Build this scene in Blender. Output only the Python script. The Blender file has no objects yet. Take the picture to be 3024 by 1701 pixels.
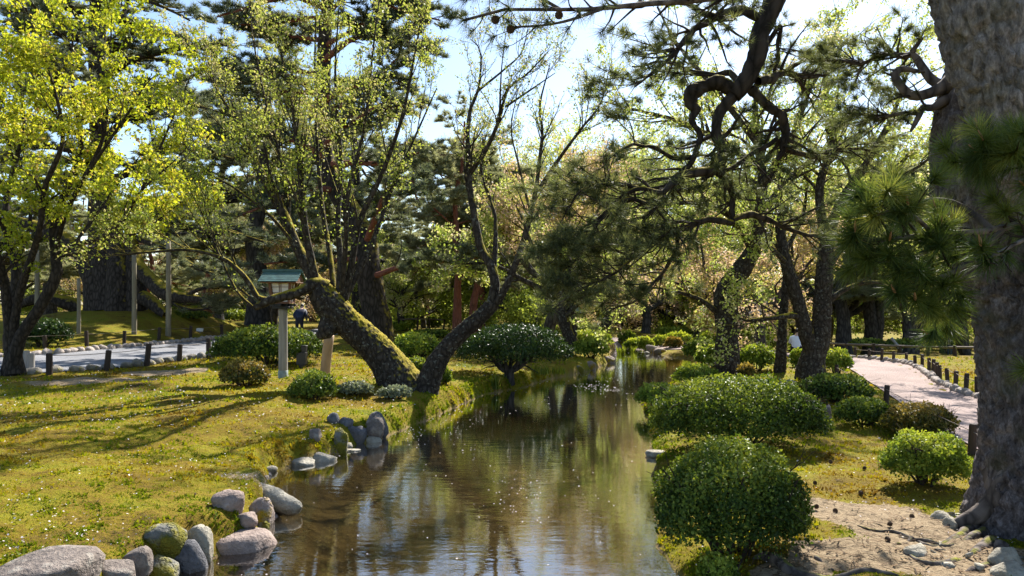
import bpy, bmesh, math, random
import numpy as np
from mathutils import Vector, Matrix

rng = np.random.default_rng(11)
random.seed(5)
SC = bpy.context.scene
COL = SC.collection

# ------------------------------------------------------------------ camera, sky, sun, exposure
F, CX, HY, EYE = 2184.0, 1512.0, 895.0, 1.75        # focal length and horizon in photograph pixels
cam_d = bpy.data.cameras.new('camera')
cam_d.sensor_width = 36.0
cam_d.lens = 36.0 * F / 3024.0
cam_d.shift_y = (HY - 850.5) / 3024.0
cam_d.clip_start = 0.1
cam_d.clip_end = 2000.0
cam = bpy.data.objects.new('camera', cam_d)
cam.location = (0, 0, EYE)
cam.rotation_euler = (math.radians(90), 0, 0)
COL.objects.link(cam)
SC.camera = cam

SUN_AZ, SUN_EL = math.radians(25), math.radians(43)  # azimuth right of the view direction
world = bpy.data.worlds.new('World')
SC.world = world
world.use_nodes = True
wn = world.node_tree
for n in list(wn.nodes):
    wn.nodes.remove(n)
sky = wn.nodes.new('ShaderNodeTexSky')
sky.sky_type = 'NISHITA'
sky.sun_disc = False
sky.sun_elevation = SUN_EL
sky.sun_rotation = SUN_AZ
sky.air_density = 1.0
sky.dust_density = 0.5
sky.ozone_density = 1.5
bg = wn.nodes.new('ShaderNodeBackground')
bg.inputs['Strength'].default_value = 0.090
wo = wn.nodes.new('ShaderNodeOutputWorld')
wn.links.new(sky.outputs[0], bg.inputs[0])
wn.links.new(bg.outputs[0], wo.inputs[0])

sun_d = bpy.data.lights.new('sun', 'SUN')
sun_d.energy = 5.0
sun_d.angle = math.radians(0.53)
sun_d.color = (1.0, 0.95, 0.88)
sun = bpy.data.objects.new('sun', sun_d)
SUND = Vector((math.sin(SUN_AZ) * math.cos(SUN_EL), math.cos(SUN_AZ) * math.cos(SUN_EL), math.sin(SUN_EL)))
sun.rotation_euler = SUND.to_track_quat('Z', 'Y').to_euler()
sun.location = SUND * 60
COL.objects.link(sun)

SC.view_settings.view_transform = 'Standard'
SC.view_settings.look = 'None'
SC.view_settings.gamma = 1.0
SC.view_settings.exposure = 1.35
SC.render.engine = 'CYCLES'
cy = SC.cycles
cy.max_bounces = 6
cy.diffuse_bounces = 2
cy.glossy_bounces = 2
cy.transmission_bounces = 4
cy.transparent_max_bounces = 6
cy.sample_clamp_indirect = 6.0
cy.use_denoising = True
cy.denoiser = 'OPENIMAGEDENOISE'
cy.denoising_input_passes = 'RGB_ALBEDO_NORMAL'
cy.denoising_prefilter = 'ACCURATE'
cy.use_adaptive_sampling = True
cy.adaptive_threshold = 0.02
cy.caustics_reflective = False
cy.caustics_refractive = False

# ------------------------------------------------------------------ numeric helpers
def ss(a, b, x):
    t = np.clip((x - a) / (b - a), 0, 1)
    return t * t * (3 - 2 * t)

def _hash(ix, iy, iz, seed):
    with np.errstate(over='ignore'):
        n = (ix.astype(np.uint32) * np.uint32(374761393) + iy.astype(np.uint32) * np.uint32(668265263)
             + iz.astype(np.uint32) * np.uint32(2246822519) + np.uint32((seed * 3266489917) & 0xffffffff))
        n = (n ^ (n >> np.uint32(15))) * np.uint32(2246822519)
        n = (n ^ (n >> np.uint32(13))) * np.uint32(3266489917)
        n = n ^ (n >> np.uint32(16))
    return (n & np.uint32(0xffffff)).astype(np.float64) / 0xffffff

def vnoise(p, seed=0):
    p = np.asarray(p, float)
    f = np.floor(p)
    i = f.astype(np.int64)
    t = p - f
    t = t * t * (3 - 2 * t)
    o = 0
    for dx in (0, 1):
        for dy in (0, 1):
            for dz in (0, 1):
                w = (t[..., 0] if dx else 1 - t[..., 0]) * (t[..., 1] if dy else 1 - t[..., 1]) * (t[..., 2] if dz else 1 - t[..., 2])
                o = o + w * _hash(i[..., 0] + dx, i[..., 1] + dy, i[..., 2] + dz, seed)
    return o * 2 - 1

def fbm(p, octv=3, seed=0):
    o, a, s = 0, 1.0, 0
    p = np.asarray(p, float)
    for k in range(octv):
        o = o + a * vnoise(p, seed + k * 17)
        s += a
        a *= .5
        p = p * 2.03 + 7.1
    return o / s

def worley_edge(p, seed=0):
    """F2-F1 of a 2D cell noise: 0 on the cracks between plates."""
    i = np.floor(p).astype(np.int64)
    d1 = np.full(p.shape[0], 9.)
    d2 = np.full(p.shape[0], 9.)
    z = np.zeros(p.shape[0], np.int64)
    for dx in (-1, 0, 1):
        for dy in (-1, 0, 1):
            cx, cy_ = i[:, 0] + dx, i[:, 1] + dy
            qx = cx + _hash(cx, cy_, z, seed)
            qy = cy_ + _hash(cx, cy_, z, seed + 5)
            d = np.hypot(qx - p[:, 0], qy - p[:, 1])
            m = d < d1
            d2 = np.where(m, d1, np.minimum(d2, d))
            d1 = np.where(m, d, d1)
    return d2 - d1

def unit(v):
    return v / (np.linalg.norm(v, axis=-1, keepdims=True) + 1e-9)

def P(px, py, Y):
    return np.array([(px - CX) / F * Y, Y, EYE - (py - HY) / F * Y])

def catmull(pts, n):
    pts = np.asarray(pts, float)
    q = np.vstack([2 * pts[0] - pts[1], pts, 2 * pts[-1] - pts[-2]])
    seg = np.linalg.norm(np.diff(pts[:, :3], axis=0), axis=1)
    s = np.concatenate([[0], np.cumsum(seg)])
    u = np.linspace(0, s[-1], n)
    k = np.clip(np.searchsorted(s, u, side='right') - 1, 0, len(pts) - 2)
    t = ((u - s[k]) / (seg[k] + 1e-9))[:, None]
    a, b, c, d = q[k], q[k + 1], q[k + 2], q[k + 3]
    return .5 * (2 * b + (c - a) * t + (2 * a - 5 * b + 4 * c - d) * t ** 2 + (3 * b - 3 * c + d - a) * t ** 3)

# ------------------------------------------------------------------ mesh and object helpers
class MB:
    """collects vertices, faces and one float per face"""
    def __init__(s):
        s.V, s.Q, s.T, s.rq, s.rt, s.n = [], [], [], [], [], 0
    def add(s, V, Q=None, T=None, rq=None, rt=None):
        V = np.asarray(V, float).reshape(-1, 3)
        if Q is not None and len(Q):
            Q = np.asarray(Q, np.int64)
            s.Q.append(Q + s.n)
            s.rq.append(np.asarray(rq, float) if rq is not None else np.full(len(Q), .5))
        if T is not None and len(T):
            T = np.asarray(T, np.int64)
            s.T.append(T + s.n)
            s.rt.append(np.asarray(rt, float) if rt is not None else np.full(len(T), .5))
        s.V.append(V)
        s.n += len(V)
    def mesh(s, name, material, origin=(0, 0, 0), smooth=False):
        V = (np.vstack(s.V) if s.V else np.zeros((0, 3))) - np.asarray(origin, float)
        Q = np.vstack(s.Q) if s.Q else np.zeros((0, 4), np.int64)
        T = np.vstack(s.T) if s.T else np.zeros((0, 3), np.int64)
        me = bpy.data.meshes.new(name)
        me.vertices.add(len(V))
        me.vertices.foreach_set('co', V.astype(np.float32).ravel())
        me.loops.add(len(Q) * 4 + len(T) * 3)
        me.loops.foreach_set('vertex_index', np.concatenate([Q.ravel(), T.ravel()]).astype(np.int32))
        nf = len(Q) + len(T)
        me.polygons.add(nf)
        st = np.concatenate([np.arange(len(Q)) * 4, len(Q) * 4 + np.arange(len(T)) * 3]).astype(np.int32)
        me.polygons.foreach_set('loop_start', st)
        if smooth:
            me.polygons.foreach_set('use_smooth', np.ones(nf, bool))
        else:
            me.polygons.foreach_set('use_smooth', np.zeros(nf, bool))
        at = me.attributes.new('rnd', 'FLOAT', 'FACE')
        r = np.concatenate(s.rq + s.rt) if nf else np.zeros(0)
        at.data.foreach_set('value', r.astype(np.float32))
        me.update(calc_edges=True)
        if material is not None:
            for m in (material if isinstance(material, (list, tuple)) else [material]):
                me.materials.append(m)
        return me

def obj(name, me, parent=None, loc=None):
    o = bpy.data.objects.new(name, me)
    COL.objects.link(o)
    if parent is not None:
        o.parent = parent
    if loc is not None:
        o.location = loc
    return o

def tag(o, label=None, cat=None, group=None, kind=None):
    if label: o['label'] = label
    if cat: o['category'] = cat
    if group: o['group'] = group
    if kind: o['kind'] = kind
    return o

def thing(name, label, cat, loc=(0, 0, 0), group=None, rz=0.0):
    o = bpy.data.objects.new(name, None)
    COL.objects.link(o)
    o.empty_display_size = .1
    o.location = loc
    o.rotation_euler = (0, 0, rz)
    return tag(o, label, cat, group)

def copy_tree(root, loc, rz=0.0, scale=1.0, label=None, group=None):
    r = root.copy()
    COL.objects.link(r)
    r.location = loc
    r.rotation_euler = (0, 0, rz)
    r.scale = (scale, scale, scale) if not isinstance(scale, (tuple, list)) else scale
    tag(r, label, None, group)
    for ch in list(root.children):
        c = ch.copy()
        COL.objects.link(c)
        c.parent = r
    return r

def batch_tubes(mb, Pn, R, S=5, noise=0.0, nscale=3.0, seed=0, cap=False, rnd=None):
    """tubes along N polylines of K points: Pn (N,K,3), R (N,K)"""
    Pn = np.asarray(Pn, float)
    R = np.asarray(R, float)
    N, K, _ = Pn.shape
    t = np.empty_like(Pn)
    t[:, 1:-1] = Pn[:, 2:] - Pn[:, :-2]
    t[:, 0] = Pn[:, 1] - Pn[:, 0]
    t[:, -1] = Pn[:, -1] - Pn[:, -2]
    t = unit(t)
    if N * S > 0 and S >= 8:
        # parallel transport for fat limbs
        u = np.empty_like(t)
        r0 = np.where(np.abs(t[:, 0, 2:3]) < .8, np.array([[0, 0, 1.]]), np.array([[1., 0, 0]]))
        u[:, 0] = unit(np.cross(t[:, 0], r0))
        for k in range(1, K):
            w = u[:, k - 1] - t[:, k] * np.sum(u[:, k - 1] * t[:, k], -1, keepdims=True)
            u[:, k] = unit(w)
    else:
        m = unit(Pn[:, -1] - Pn[:, 0])
        r0 = unit(np.cross(m, rng.normal(size=(N, 3))))[:, None, :]
        u = unit(r0 - t * np.sum(r0 * t, -1, keepdims=True))
    v = np.cross(t, u)
    a = np.arange(S) * 2 * np.pi / S
    dirs = u[:, :, None, :] * np.cos(a)[None, None, :, None] + v[:, :, None, :] * np.sin(a)[None, None, :, None]
    rr = R[:, :, None] * np.ones(S)[None, None, :]
    if noise:
        ctr = Pn[:, :, None, :] + dirs * R[:, :, None, None]
        rr = rr * (1 + noise * fbm(ctr * nscale, 3, seed))
    V = Pn[:, :, None, :] + dirs * rr[..., None]
    idx = np.arange(N * K * S).reshape(N, K, S)
    j = np.roll(idx, -1, axis=2)
    Q = np.stack([idx[:, :-1], j[:, :-1], j[:, 1:], idx[:, 1:]], -1).reshape(-1, 4)
    V = V.reshape(-1, 3)
    T = None
    if cap:
        c = np.arange(N) + len(V)
        V = np.vstack([V, Pn[:, -1]])
        T = np.stack([idx[:, -1], j[:, -1], np.repeat(c[:, None], S, 1)], -1).reshape(-1, 3)
    mb.add(V, Q, T, rq=(np.repeat(rnd, (K - 1) * S) if rnd is not None else None))

def interp(Pn, R, i, t):
    K = Pn.shape[1]
    f = t * (K - 1)
    k = np.clip(f.astype(int), 0, K - 2)
    w = (f - k)[:, None]
    a, b = Pn[i, k], Pn[i, k + 1]
    return a * (1 - w) + b * w, unit(b - a), R[i, k] * (1 - w[:, 0]) + R[i, k + 1] * w[:, 0]

def spawn(Pn, R, n, L, ang=(35, 65), up=0.0, K=6, t0=.25, t1=1.0, wob=.16, bend=0.0, flat=0.0, rk=.55, rmin=.004, taper=.25, side=None, grow=1.0):
    """n children along the given branches; returns (n,K,3), (n,K)"""
    ln = np.linalg.norm(np.diff(Pn, axis=1), axis=2).sum(1)
    i = rng.choice(len(Pn), n, p=ln / ln.sum())
    t = t0 + (t1 - t0) * rng.random(n) ** grow
    pos, tan, r = interp(Pn, R, i, t)
    perp = unit(np.cross(tan, rng.normal(size=(n, 3))))
    a = np.radians(rng.uniform(ang[0], ang[1], n))[:, None]
    d = tan * np.cos(a) + perp * np.sin(a)
    d[:, 2] = d[:, 2] * (1 - flat) + up
    if side is not None:
        d = d + np.asarray(side)
    d = unit(d)
    le = rng.uniform(L[0], L[1], n) * (1.15 - .5 * t)
    C = np.empty((n, K, 3))
    C[:, 0] = pos
    for k in range(1, K):
        d = d + rng.normal(size=(n, 3)) * wob
        d[:, 2] += bend / K
        d[:, 2] *= (1 - .25 * flat)
        d = unit(d)
        C[:, k] = C[:, k - 1] + d * (le / (K - 1))[:, None]
    r0 = np.maximum(r * rk, rmin)
    RR = r0[:, None] * np.linspace(1, taper, K)[None]
    return C, np.maximum(RR, rmin * .6)

def along(Pn, R, n, t0=.2, t1=1.0):
    ln = np.linalg.norm(np.diff(Pn, axis=1), axis=2).sum(1)
    i = rng.choice(len(Pn), n, p=ln / ln.sum())
    t = rng.uniform(t0, t1, n)
    return interp(Pn, R, i, t)

def leaves(mb, pos, size, droop=.2, normal=None, nmix=.0, wid=.34, fold=.12, rnd=None):
    n = len(pos)
    a = rng.normal(size=(n, 3))
    a[:, 2] -= droop
    a = unit(a)
    m = rng.normal(size=(n, 3))
    if normal is not None:
        m = m * (1 - nmix) + normal * nmix * 2.0
    b = unit(np.cross(m, a))
    c = np.cross(a, b)
    s = np.asarray(size).reshape(-1, 1) * np.ones((n, 1))
    V = np.stack([pos, pos + a * s * .5 + b * s * wid + c * s * fold, pos + a * s, pos + a * s * .5 - b * s * wid + c * s * fold], 1)
    Q = np.arange(n * 4).reshape(n, 4)
    mb.add(V, Q, rq=rng.random(n) if rnd is None else rnd)

def tufts(mb, pos, d, m, L, w, spread=70, rndv=None, lj=.25):
    """pine needle tufts: m thin needles around each direction d"""
    n = len(pos)
    d = unit(d)
    u = unit(np.cross(d, rng.normal(size=(n, 3))))
    v = np.cross(d, u)
    th = np.radians(spread) * np.sqrt(rng.random((n, m)))
    ph = rng.random((n, m)) * 2 * np.pi
    dirs = d[:, None] * np.cos(th)[..., None] + (u[:, None] * np.cos(ph)[..., None] + v[:, None] * np.sin(ph)[..., None]) * np.sin(th)[..., None]
    ll = L * (1 - lj * rng.random((n, m)))[..., None]
    if np.ndim(L): pass
    base = pos[:, None] + dirs * 0.004 - d[:, None] * (rng.random((n, m))[..., None] * L * .35)
    tip = base + dirs * ll
    tip[..., 2] -= ll[..., 0] * .06
    wv = unit(np.cross(dirs, rng.normal(size=(n, m, 3)))) * (w * .5)
    V = np.stack([base - wv, base + wv, tip], 2).reshape(-1, 3)
    T = np.arange(n * m * 3).reshape(-1, 3)
    r = np.repeat(rng.random(n) if rndv is None else rndv, m) * .7 + rng.random(n * m) * .3
    mb.add(V, T=T, rt=r)

# ------------------------------------------------------------------ materials
class NT:
    def __init__(s, name):
        s.m = bpy.data.materials.new(name)
        s.m.use_nodes = True
        s.t = s.m.node_tree
        for n in list(s.t.nodes):
            s.t.nodes.remove(n)
        s.out = s.t.nodes.new('ShaderNodeOutputMaterial')
    def n(s, ty, **kw):
        nd = s.t.nodes.new('ShaderNode' + ty)
        for k, v in kw.items():
            if k.startswith('_'):
                setattr(nd, k[1:], v)
            else:
                key = k.replace('__', ' ')
                inp = nd.inputs[int(key[1:])] if key[0] == 'i' and key[1:].isdigit() else nd.inputs[key]
                if hasattr(v, 'is_linked') or isinstance(v, bpy.types.NodeSocket):
                    s.t.links.new(v, inp)
                else:
                    inp.default_value = v
        return nd
    def ramp(s, fac, stops, interp='LINEAR'):
        nd = s.t.nodes.new('ShaderNodeValToRGB')
        nd.color_ramp.interpolation = interp
        e = nd.color_ramp.elements
        while len(e) < len(stops):
            e.new(.5)
        for k, (p, c) in enumerate(stops):
            e[k].position = p
            e[k].color = (*c, 1) if len(c) == 3 else c
        s.t.links.new(fac, nd.inputs[0])
        return nd.outputs[0]
    def mix(s, fac, a, b):
        nd = s.t.nodes.new('ShaderNodeMix')
        nd.data_type = 'RGBA'
        for sock, v in ((nd.inputs[0], fac), (nd.inputs[6], a), (nd.inputs[7], b)):
            if isinstance(v, bpy.types.NodeSocket):
                s.t.links.new(v, sock)
            elif isinstance(v, tuple):
                sock.default_value = (*v, 1) if len(v) == 3 else v
            else:
                sock.default_value = v
        return nd.outputs[2]
    def math(s, op, a, b=0.0, clamp=False):
        nd = s.t.nodes.new('ShaderNodeMath')
        nd.operation = op
        nd.use_clamp = clamp
        for k, v in enumerate((a, b)):
            if isinstance(v, bpy.types.NodeSocket):
                s.t.links.new(v, nd.inputs[k])
            else:
                nd.inputs[k].default_value = v
        return nd.outputs[0]
    def coord(s, scale=(1, 1, 1), which='Object'):
        tc = s.t.nodes.new('ShaderNodeTexCoord')
        mp = s.t.nodes.new('ShaderNodeMapping')
        mp.inputs['Scale'].default_value = scale
        s.t.links.new(tc.outputs[which], mp.inputs[0])
        return mp.outputs[0]
    def noise(s, vec, scale, detail=4, rough=.55):
        nd = s.n('TexNoise', Vector=vec, Scale=scale, Detail=detail, Roughness=rough)
        return nd.outputs[0]
    def bump(s, h, strength=.4, dist=.02):
        return s.n('Bump', Height=h, Strength=strength, Distance=dist).outputs[0]
    def surf(s, sh):
        s.t.links.new(sh, s.out.inputs[0])
        return s.m

def leaf_mat(name, cols, trans=.45, rough=.5, spec=.3, tcol=(1.15, 1.1, .7)):
    k = NT(name)
    at = k.n('Attribute', _attribute_name='rnd')
    stops = [(i / max(1, len(cols) - 1), c) for i, c in enumerate(cols)]
    c = k.ramp(at.outputs['Fac'], stops)
    p = k.n('BsdfPrincipled', Base__Color=c, Roughness=rough)
    p.inputs['Specular IOR Level'].default_value = spec
    tc = k.n('Mix', _data_type='RGBA', _blend_type='MULTIPLY')
    tc.inputs[0].default_value = 1
    k.t.links.new(c, tc.inputs[6])
    tc.inputs[7].default_value = (*tcol, 1)
    tr = k.n('BsdfTranslucent', Color=tc.outputs[2])
    mx = k.n('MixShader', Fac=trans, i1=p.outputs[0], i2=tr.outputs[0])
    return k.surf(mx.outputs[0])

def bark_mat(name, dark, light, scale=9.0, stretch=.3, moss=0.0, mosscol=(.16, .17, .02), lichen=0.0, bump=.6, red=None):
    k = NT(name)
    v = k.coord((1, 1, stretch))
    vo = k.n('TexVoronoi', Vector=v, Scale=scale, _feature='DISTANCE_TO_EDGE')
    nz = k.noise(v, scale * 1.7, 5, .65)
    n2 = k.noise(k.coord(), 1.6, 3)
    crack = k.math('MULTIPLY', k.math('MINIMUM', vo.outputs[0], .35), 2.6)
    h = k.math('ADD', k.math('MULTIPLY', crack, .6), k.math('MULTIPLY', nz, .6))
    c = k.ramp(h, [(.2, dark), (.75, light)])
    if red is not None:
        c = k.mix(k.ramp(n2, [(.35, (0, 0, 0)), (.6, (1, 1, 1))]), c, red)
    if lichen:
        nl = k.noise(k.coord(), 14, 2)
        c = k.mix(k.math('MULTIPLY', k.ramp(nl, [(.60, (0, 0, 0)), (.66, (1, 1, 1))]), lichen), c, (.38, .40, .33))
    if moss:
        g = k.n('NewGeometry')
        sx = k.n('SeparateXYZ', Vector=g.outputs['Normal'])
        up = k.math('ADD', k.math('MULTIPLY', sx.outputs[2], .75), k.math('MULTIPLY', sx.outputs[0], .30))
        nm = k.noise(k.coord(), 5, 4)
        f = k.math('ADD', up, k.math('MULTIPLY', k.math('SUBTRACT', nm, .5), 1.1))
        f = k.math('ADD', f, moss - .5)
        f = k.ramp(f, [(.30, (0, 0, 0)), (.55, (1, 1, 1))])
        mc = k.mix(k.noise(k.coord(), 22, 3), mosscol, (mosscol[0] * 1.7, mosscol[1] * 1.5, mosscol[2]))
        c = k.mix(f, c, mc)
        h = k.math('ADD', h, k.math('MULTIPLY', f, k.math('MULTIPLY', k.noise(k.coord(), 60, 3), .8)))
    p = k.n('BsdfPrincipled', Base__Color=c, Roughness=.9, Normal=k.bump(h, bump, .03))
    p.inputs['Specular IOR Level'].default_value = .15
    return k.surf(p.outputs[0])

def plain_mat(name, c, rough=.7, var=.25, scale=12.0, spec=.3, bump=.2, stretch=(1, 1, 1), metal=0.0):
    k = NT(name)
    v = k.coord(stretch)
    nz = k.noise(v, scale, 5, .6)
    d = tuple(x * (1 - var) for x in c)
    l = tuple(min(1, x * (1 + var)) for x in c)
    cc = k.ramp(nz, [(.3, d), (.7, l)])
    p = k.n('BsdfPrincipled', Base__Color=cc, Roughness=rough, Metallic=metal, Normal=k.bump(nz, bump, .01))
    p.inputs['Specular IOR Level'].default_value = spec
    return k.surf(p.outputs[0])
# ------------------------------------------------------------------ terrain
ZW = -0.55                                            # water level
def WP(px, py):
    Y = F * (EYE - ZW) / (py - HY)
    return ((px - CX) / F * Y, Y)
LEFT_SHORE = [WP(*q) for q in [(515, 1701), (600, 1660), (690, 1632), (765, 1606), (790, 1550), (830, 1500), (800, 1455), (771, 1421), (861, 1374), (925, 1362),
              (990, 1346), (1040, 1318), (1098, 1305), (1172, 1277), (1240, 1250), (1312, 1220), (1366, 1191), (1440, 1164), (1548, 1144), (1622, 1120), (1742, 1096), (1808, 1068),
              (1800, 1040)]]
RIGHT_SHORE = [WP(*q) for q in [(1900, 1036), (1960, 1050), (2040, 1062), (2030, 1085), (1985, 1130), (1895, 1185), (1905, 1250), (1915, 1300), (1928, 1350), (1930, 1420), (1925, 1467), (1937, 1585), (1984, 1701)]]
STREAM = np.array([(-3.4, -5.0)] + LEFT_SHORE + [(5.6, 38.5), (7.2, 38.0)] + RIGHT_SHORE + [(2.1, -5.0)])
LPATH_N = [(-30, 6), (-19, 11.5), (-14.5, 15.2), (-11.9, 18.3), (-10.8, 19.6), (-10.2, 22.5), (-9.9, 24.7), (-9.8, 30), (-9.7, 40), (-9.0, 55), (-8, 75)]
LPATH_F = [(-38, 9), (-27, 16.5), (-21, 20.5), (-16.3, 24.2), (-15.1, 29), (-14.2, 35.4), (-13.5, 45), (-12.6, 55), (-11.5, 75)]
RPATH_L = [(4.6, -4), (5.2, 5), (6.4, 10), (7.6, 14), (9.2, 19), (10.6, 23.5), (10.9, 27), (9.6, 30.5), (7.2, 33.8), (4, 37.5)]
RPATH_R = [(9.6, -4), (9.3, 6), (9.3, 11), (9.9, 15.65), (10.9, 19), (12.3, 22.3), (13.3, 25.5), (13.1, 29), (11.5, 33.0), (8.4, 37), (5, 40.5)]
def smooth2(pl, n):
    q = np.array([(a, b, 0) for a, b in pl], float)
    return catmull(q, n)[:, :2]
LN, LF = smooth2(LPATH_N, 60), smooth2(LPATH_F, 60)
RL, RR_ = smooth2(RPATH_L, 60), smooth2(RPATH_R, 60)
LPOLY = np.vstack([LN, LF[::-1]])
RPOLY = np.vstack([RL, RR_[::-1]])

def sdf(x, y, poly):
    """signed distance, negative inside"""
    x = np.asarray(x, float).ravel()
    y = np.asarray(y, float).ravel()
    d = np.full(x.shape, 1e9)
    ins = np.zeros(x.shape, bool)
    n = len(poly)
    for k in range(n):
        ax, ay = poly[k]
        bx, by = poly[(k + 1) % n]
        ex, ey = bx - ax, by - ay
        t = np.clip(((x - ax) * ex + (y - ay) * ey) / (ex * ex + ey * ey + 1e-12), 0, 1)
        d = np.minimum(d, (x - ax - t * ex) ** 2 + (y - ay - t * ey) ** 2)
        c = ((ay > y) != (by > y)) & (x < (bx - ax) * (y - ay) / (by - ay + 1e-12) + ax)
        ins ^= c
    d = np.sqrt(d)
    return np.where(ins, -d, d)

MIDX = np.array([(-0.7, -5), (-0.6, 6), (-.4, 8), (.2, 12), (1.2, 16), (2.6, 20), (4.4, 28), (6, 36), (8, 60)])
def zground(x, y, fine=True):
    x = np.asarray(x, float)
    sh = x.shape
    x = x.ravel()
    y = np.asarray(y, float).ravel()
    p3 = np.stack([x, y, np.zeros_like(x)], 1)
    d = sdf(x, y, STREAM) + (.10 * fbm(p3 * 2.2, 2, 31) + .05 * fbm(p3 * 6, 2, 33)) * ss(3, 12, 30 - y)
    side = ss(-.6, .6, x - np.interp(y, MIDX[:, 1], MIDX[:, 0]))      # 0 left, 1 right
    left = .33 * ss(-.04, .26, d) + .22 * ss(.2, 2.8, d)
    right = .12 * ss(-.05, .3, d) + .13 * ss(.1, 1.6, d)
    z = ZW + left * (1 - side) + right * side
    z = z - .30 * ss(.05, -.9, d) - .10 * ss(.1, -.15, d)
    z = z + .16 * np.exp(-((x + 2.4) ** 2 + (y - 16.2) ** 2) / .8) * ss(0, .25, d)
    z = z + .35 * np.exp(-(((x + 9) / 5) ** 2 + ((y - 40) / 7) ** 2)) * 0
    fall = ss(24, 62, y) * ss(9, 15, x)
    z = z - 2.2 * fall
    dl, dr = sdf(x, y, LPOLY), sdf(x, y, RPOLY)
    z = z + 1.55 * np.exp(-(((x + 20.3) / 7.5) ** 2 + ((y - 39.5) / 6.5) ** 2)) * ss(.1, 4.5, dl)
    dp = np.minimum(dl, dr)
    off = ss(-.05, .5, dp)
    land = ss(0.05, .7, d)
    z = z + off * land * .10 * fbm(p3 * .5, 3, 3)
    if fine:
        z = z + off * ss(0, .3, d) * (.045 * fbm(p3 * 2.6, 3, 9) + .016 * fbm(p3 * 9, 2, 12) * ss(30, 12, y))
    z = z - .05 * (1 - ss(-.15, .02, dp))
    return z.reshape(sh)

def zg(x, y):
    return float(zground(np.array([x]), np.array([y]))[0])

_tY = np.concatenate([np.arange(4.5, 20, .04), np.arange(20, 130, .12)])
def GP(px, py):
    """the point of the ground seen at a pixel of the photograph"""
    x = (px - CX) / F * _tY
    zr = EYE - (py - HY) / F * _tY
    g = np.maximum(zground(x, _tY, False), ZW)
    k = np.argmax(zr <= g)
    if zr[k] > g[k]:
        k = len(_tY) - 1
    return np.array([x[k], _tY[k], g[k]])

# ground sheet: fine near the camera, coarse to the horizon
def axis(parts):
    return np.unique(np.round(np.concatenate([np.arange(a, b, s) for a, b, s in parts]), 4))
gx = axis([(-900, -200, 100), (-200, -60, 12), (-60, -24, 2), (-24, -9, .45), (-9, -5, .12), (-5, 6, .075), (6, 10, .12), (10, 24, .45), (24, 60, 2), (60, 200, 12), (200, 901, 100)])
gy = axis([(-60, -6, 9), (-6, 4.5, .6), (4.5, 13, .075), (13, 20, .11), (20, 40, .25), (40, 70, .8), (70, 140, 4), (140, 300, 20), (300, 1001, 100)])
GX, GY = np.meshgrid(gx, gy)
GZ = zground(GX, GY)
nx, ny = len(gx), len(gy)
mb = MB()
ii = np.arange(nx * ny).reshape(ny, nx)
mb.add(np.stack([GX, GY, GZ], -1).reshape(-1, 3), np.stack([ii[:-1, :-1], ii[:-1, 1:], ii[1:, 1:], ii[1:, :-1]], -1).reshape(-1, 4))

def patch(x, y, cx, cy_, rx, ry, seed):
    p3 = np.stack([x, y, np.zeros_like(x)], 1)
    q = np.hypot((x - cx) / rx, (y - cy_) / ry) + .45 * fbm(p3 * 1.6, 4, seed)
    return 1 - ss(.55, 1.0, q)
def soil_mask(x, y):
    m = np.zeros_like(x)
    for k, (px, py, rx, ry) in enumerate([(2560, 1520, .95, 1.0), (2500, 1640, 1.0, .75), (2760, 1600, 1.0, .9), (2330, 1690, .5, .4), (260, 1128, 2.2, 1.1), (480, 1100, 2.0, 1.0), (2200, 1120, .9, 1.3), (2900, 1680, 1.2, .8)]):
        g = GP(px, py)
        m = np.maximum(m, patch(x, y, g[0], g[1], rx * .82, ry * .8, 60 + k))
    m = np.maximum(m, .5 * patch(x, y, -3.0, 8.4, .7, .35, 77))
    return m
soil = soil_mask(GX.ravel(), GY.ravel())
bed = (sdf(GX, GY, STREAM) < .03).astype(float)

def ground_material():
    k = NT('moss_lawn')
    v = k.coord()
    n1 = k.noise(v, .55, 4, .6)
    n2 = k.noise(v, 2.6, 5, .65)
    n3 = k.noise(v, 17, 5, .7)
    n4 = k.noise(v, 90, 3, .7)
    a = k.math('ADD', k.math('MULTIPLY', n1, .46), k.math('ADD', k.math('MULTIPLY', n2, .34), k.math('MULTIPLY', n3, .30)))
    c = k.ramp(a, [(.36, (.030, .055, .006)), (.43, (.10, .125, .009)), (.50, (.22, .195, .013)), (.58, (.19, .13, .015)), (.68, (.065, .042, .012))])
    c = k.mix(k.ramp(n4, [(.3, (.75, .75, .75)), (.5, (0, 0, 0))]), c, (.07, .06, .012))
    so = k.n('Attribute', _attribute_name='soil').outputs['Fac']
    be = k.n('Attribute', _attribute_name='bed').outputs['Fac']
    sc = k.ramp(k.math('ADD', k.math('MULTIPLY', n3, .6), k.math('MULTIPLY', n4, .4)), [(.35, (.15, .105, .062)), (.55, (.33, .25, .155)), (.7, (.44, .35, .23))])
    sf = k.math('ADD', so, k.math('MULTIPLY', k.math('SUBTRACT', n3, .5), .9))
    c = k.mix(k.ramp(sf, [(.38, (0, 0, 0)), (.55, (1, 1, 1))]), c, sc)
    bc = k.ramp(k.math('ADD', k.math('MULTIPLY', n2, .6), k.math('MULTIPLY', n3, .4)), [(.3, (.12, .082, .036)), (.55, (.25, .18, .082)), (.75, (.36, .275, .14))])
    c = k.mix(be, c, bc)
    h = k.math('ADD', k.math('MULTIPLY', n3, .9), k.math('MULTIPLY', n4, .35))
    p = k.n('BsdfPrincipled', Base__Color=c, Roughness=.95, Normal=k.bump(h, .9, .045))
    p.inputs['Specular IOR Level'].default_value = .1
    return k.surf(p.outputs[0])
me = mb.mesh('ground', ground_material(), smooth=True)
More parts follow.
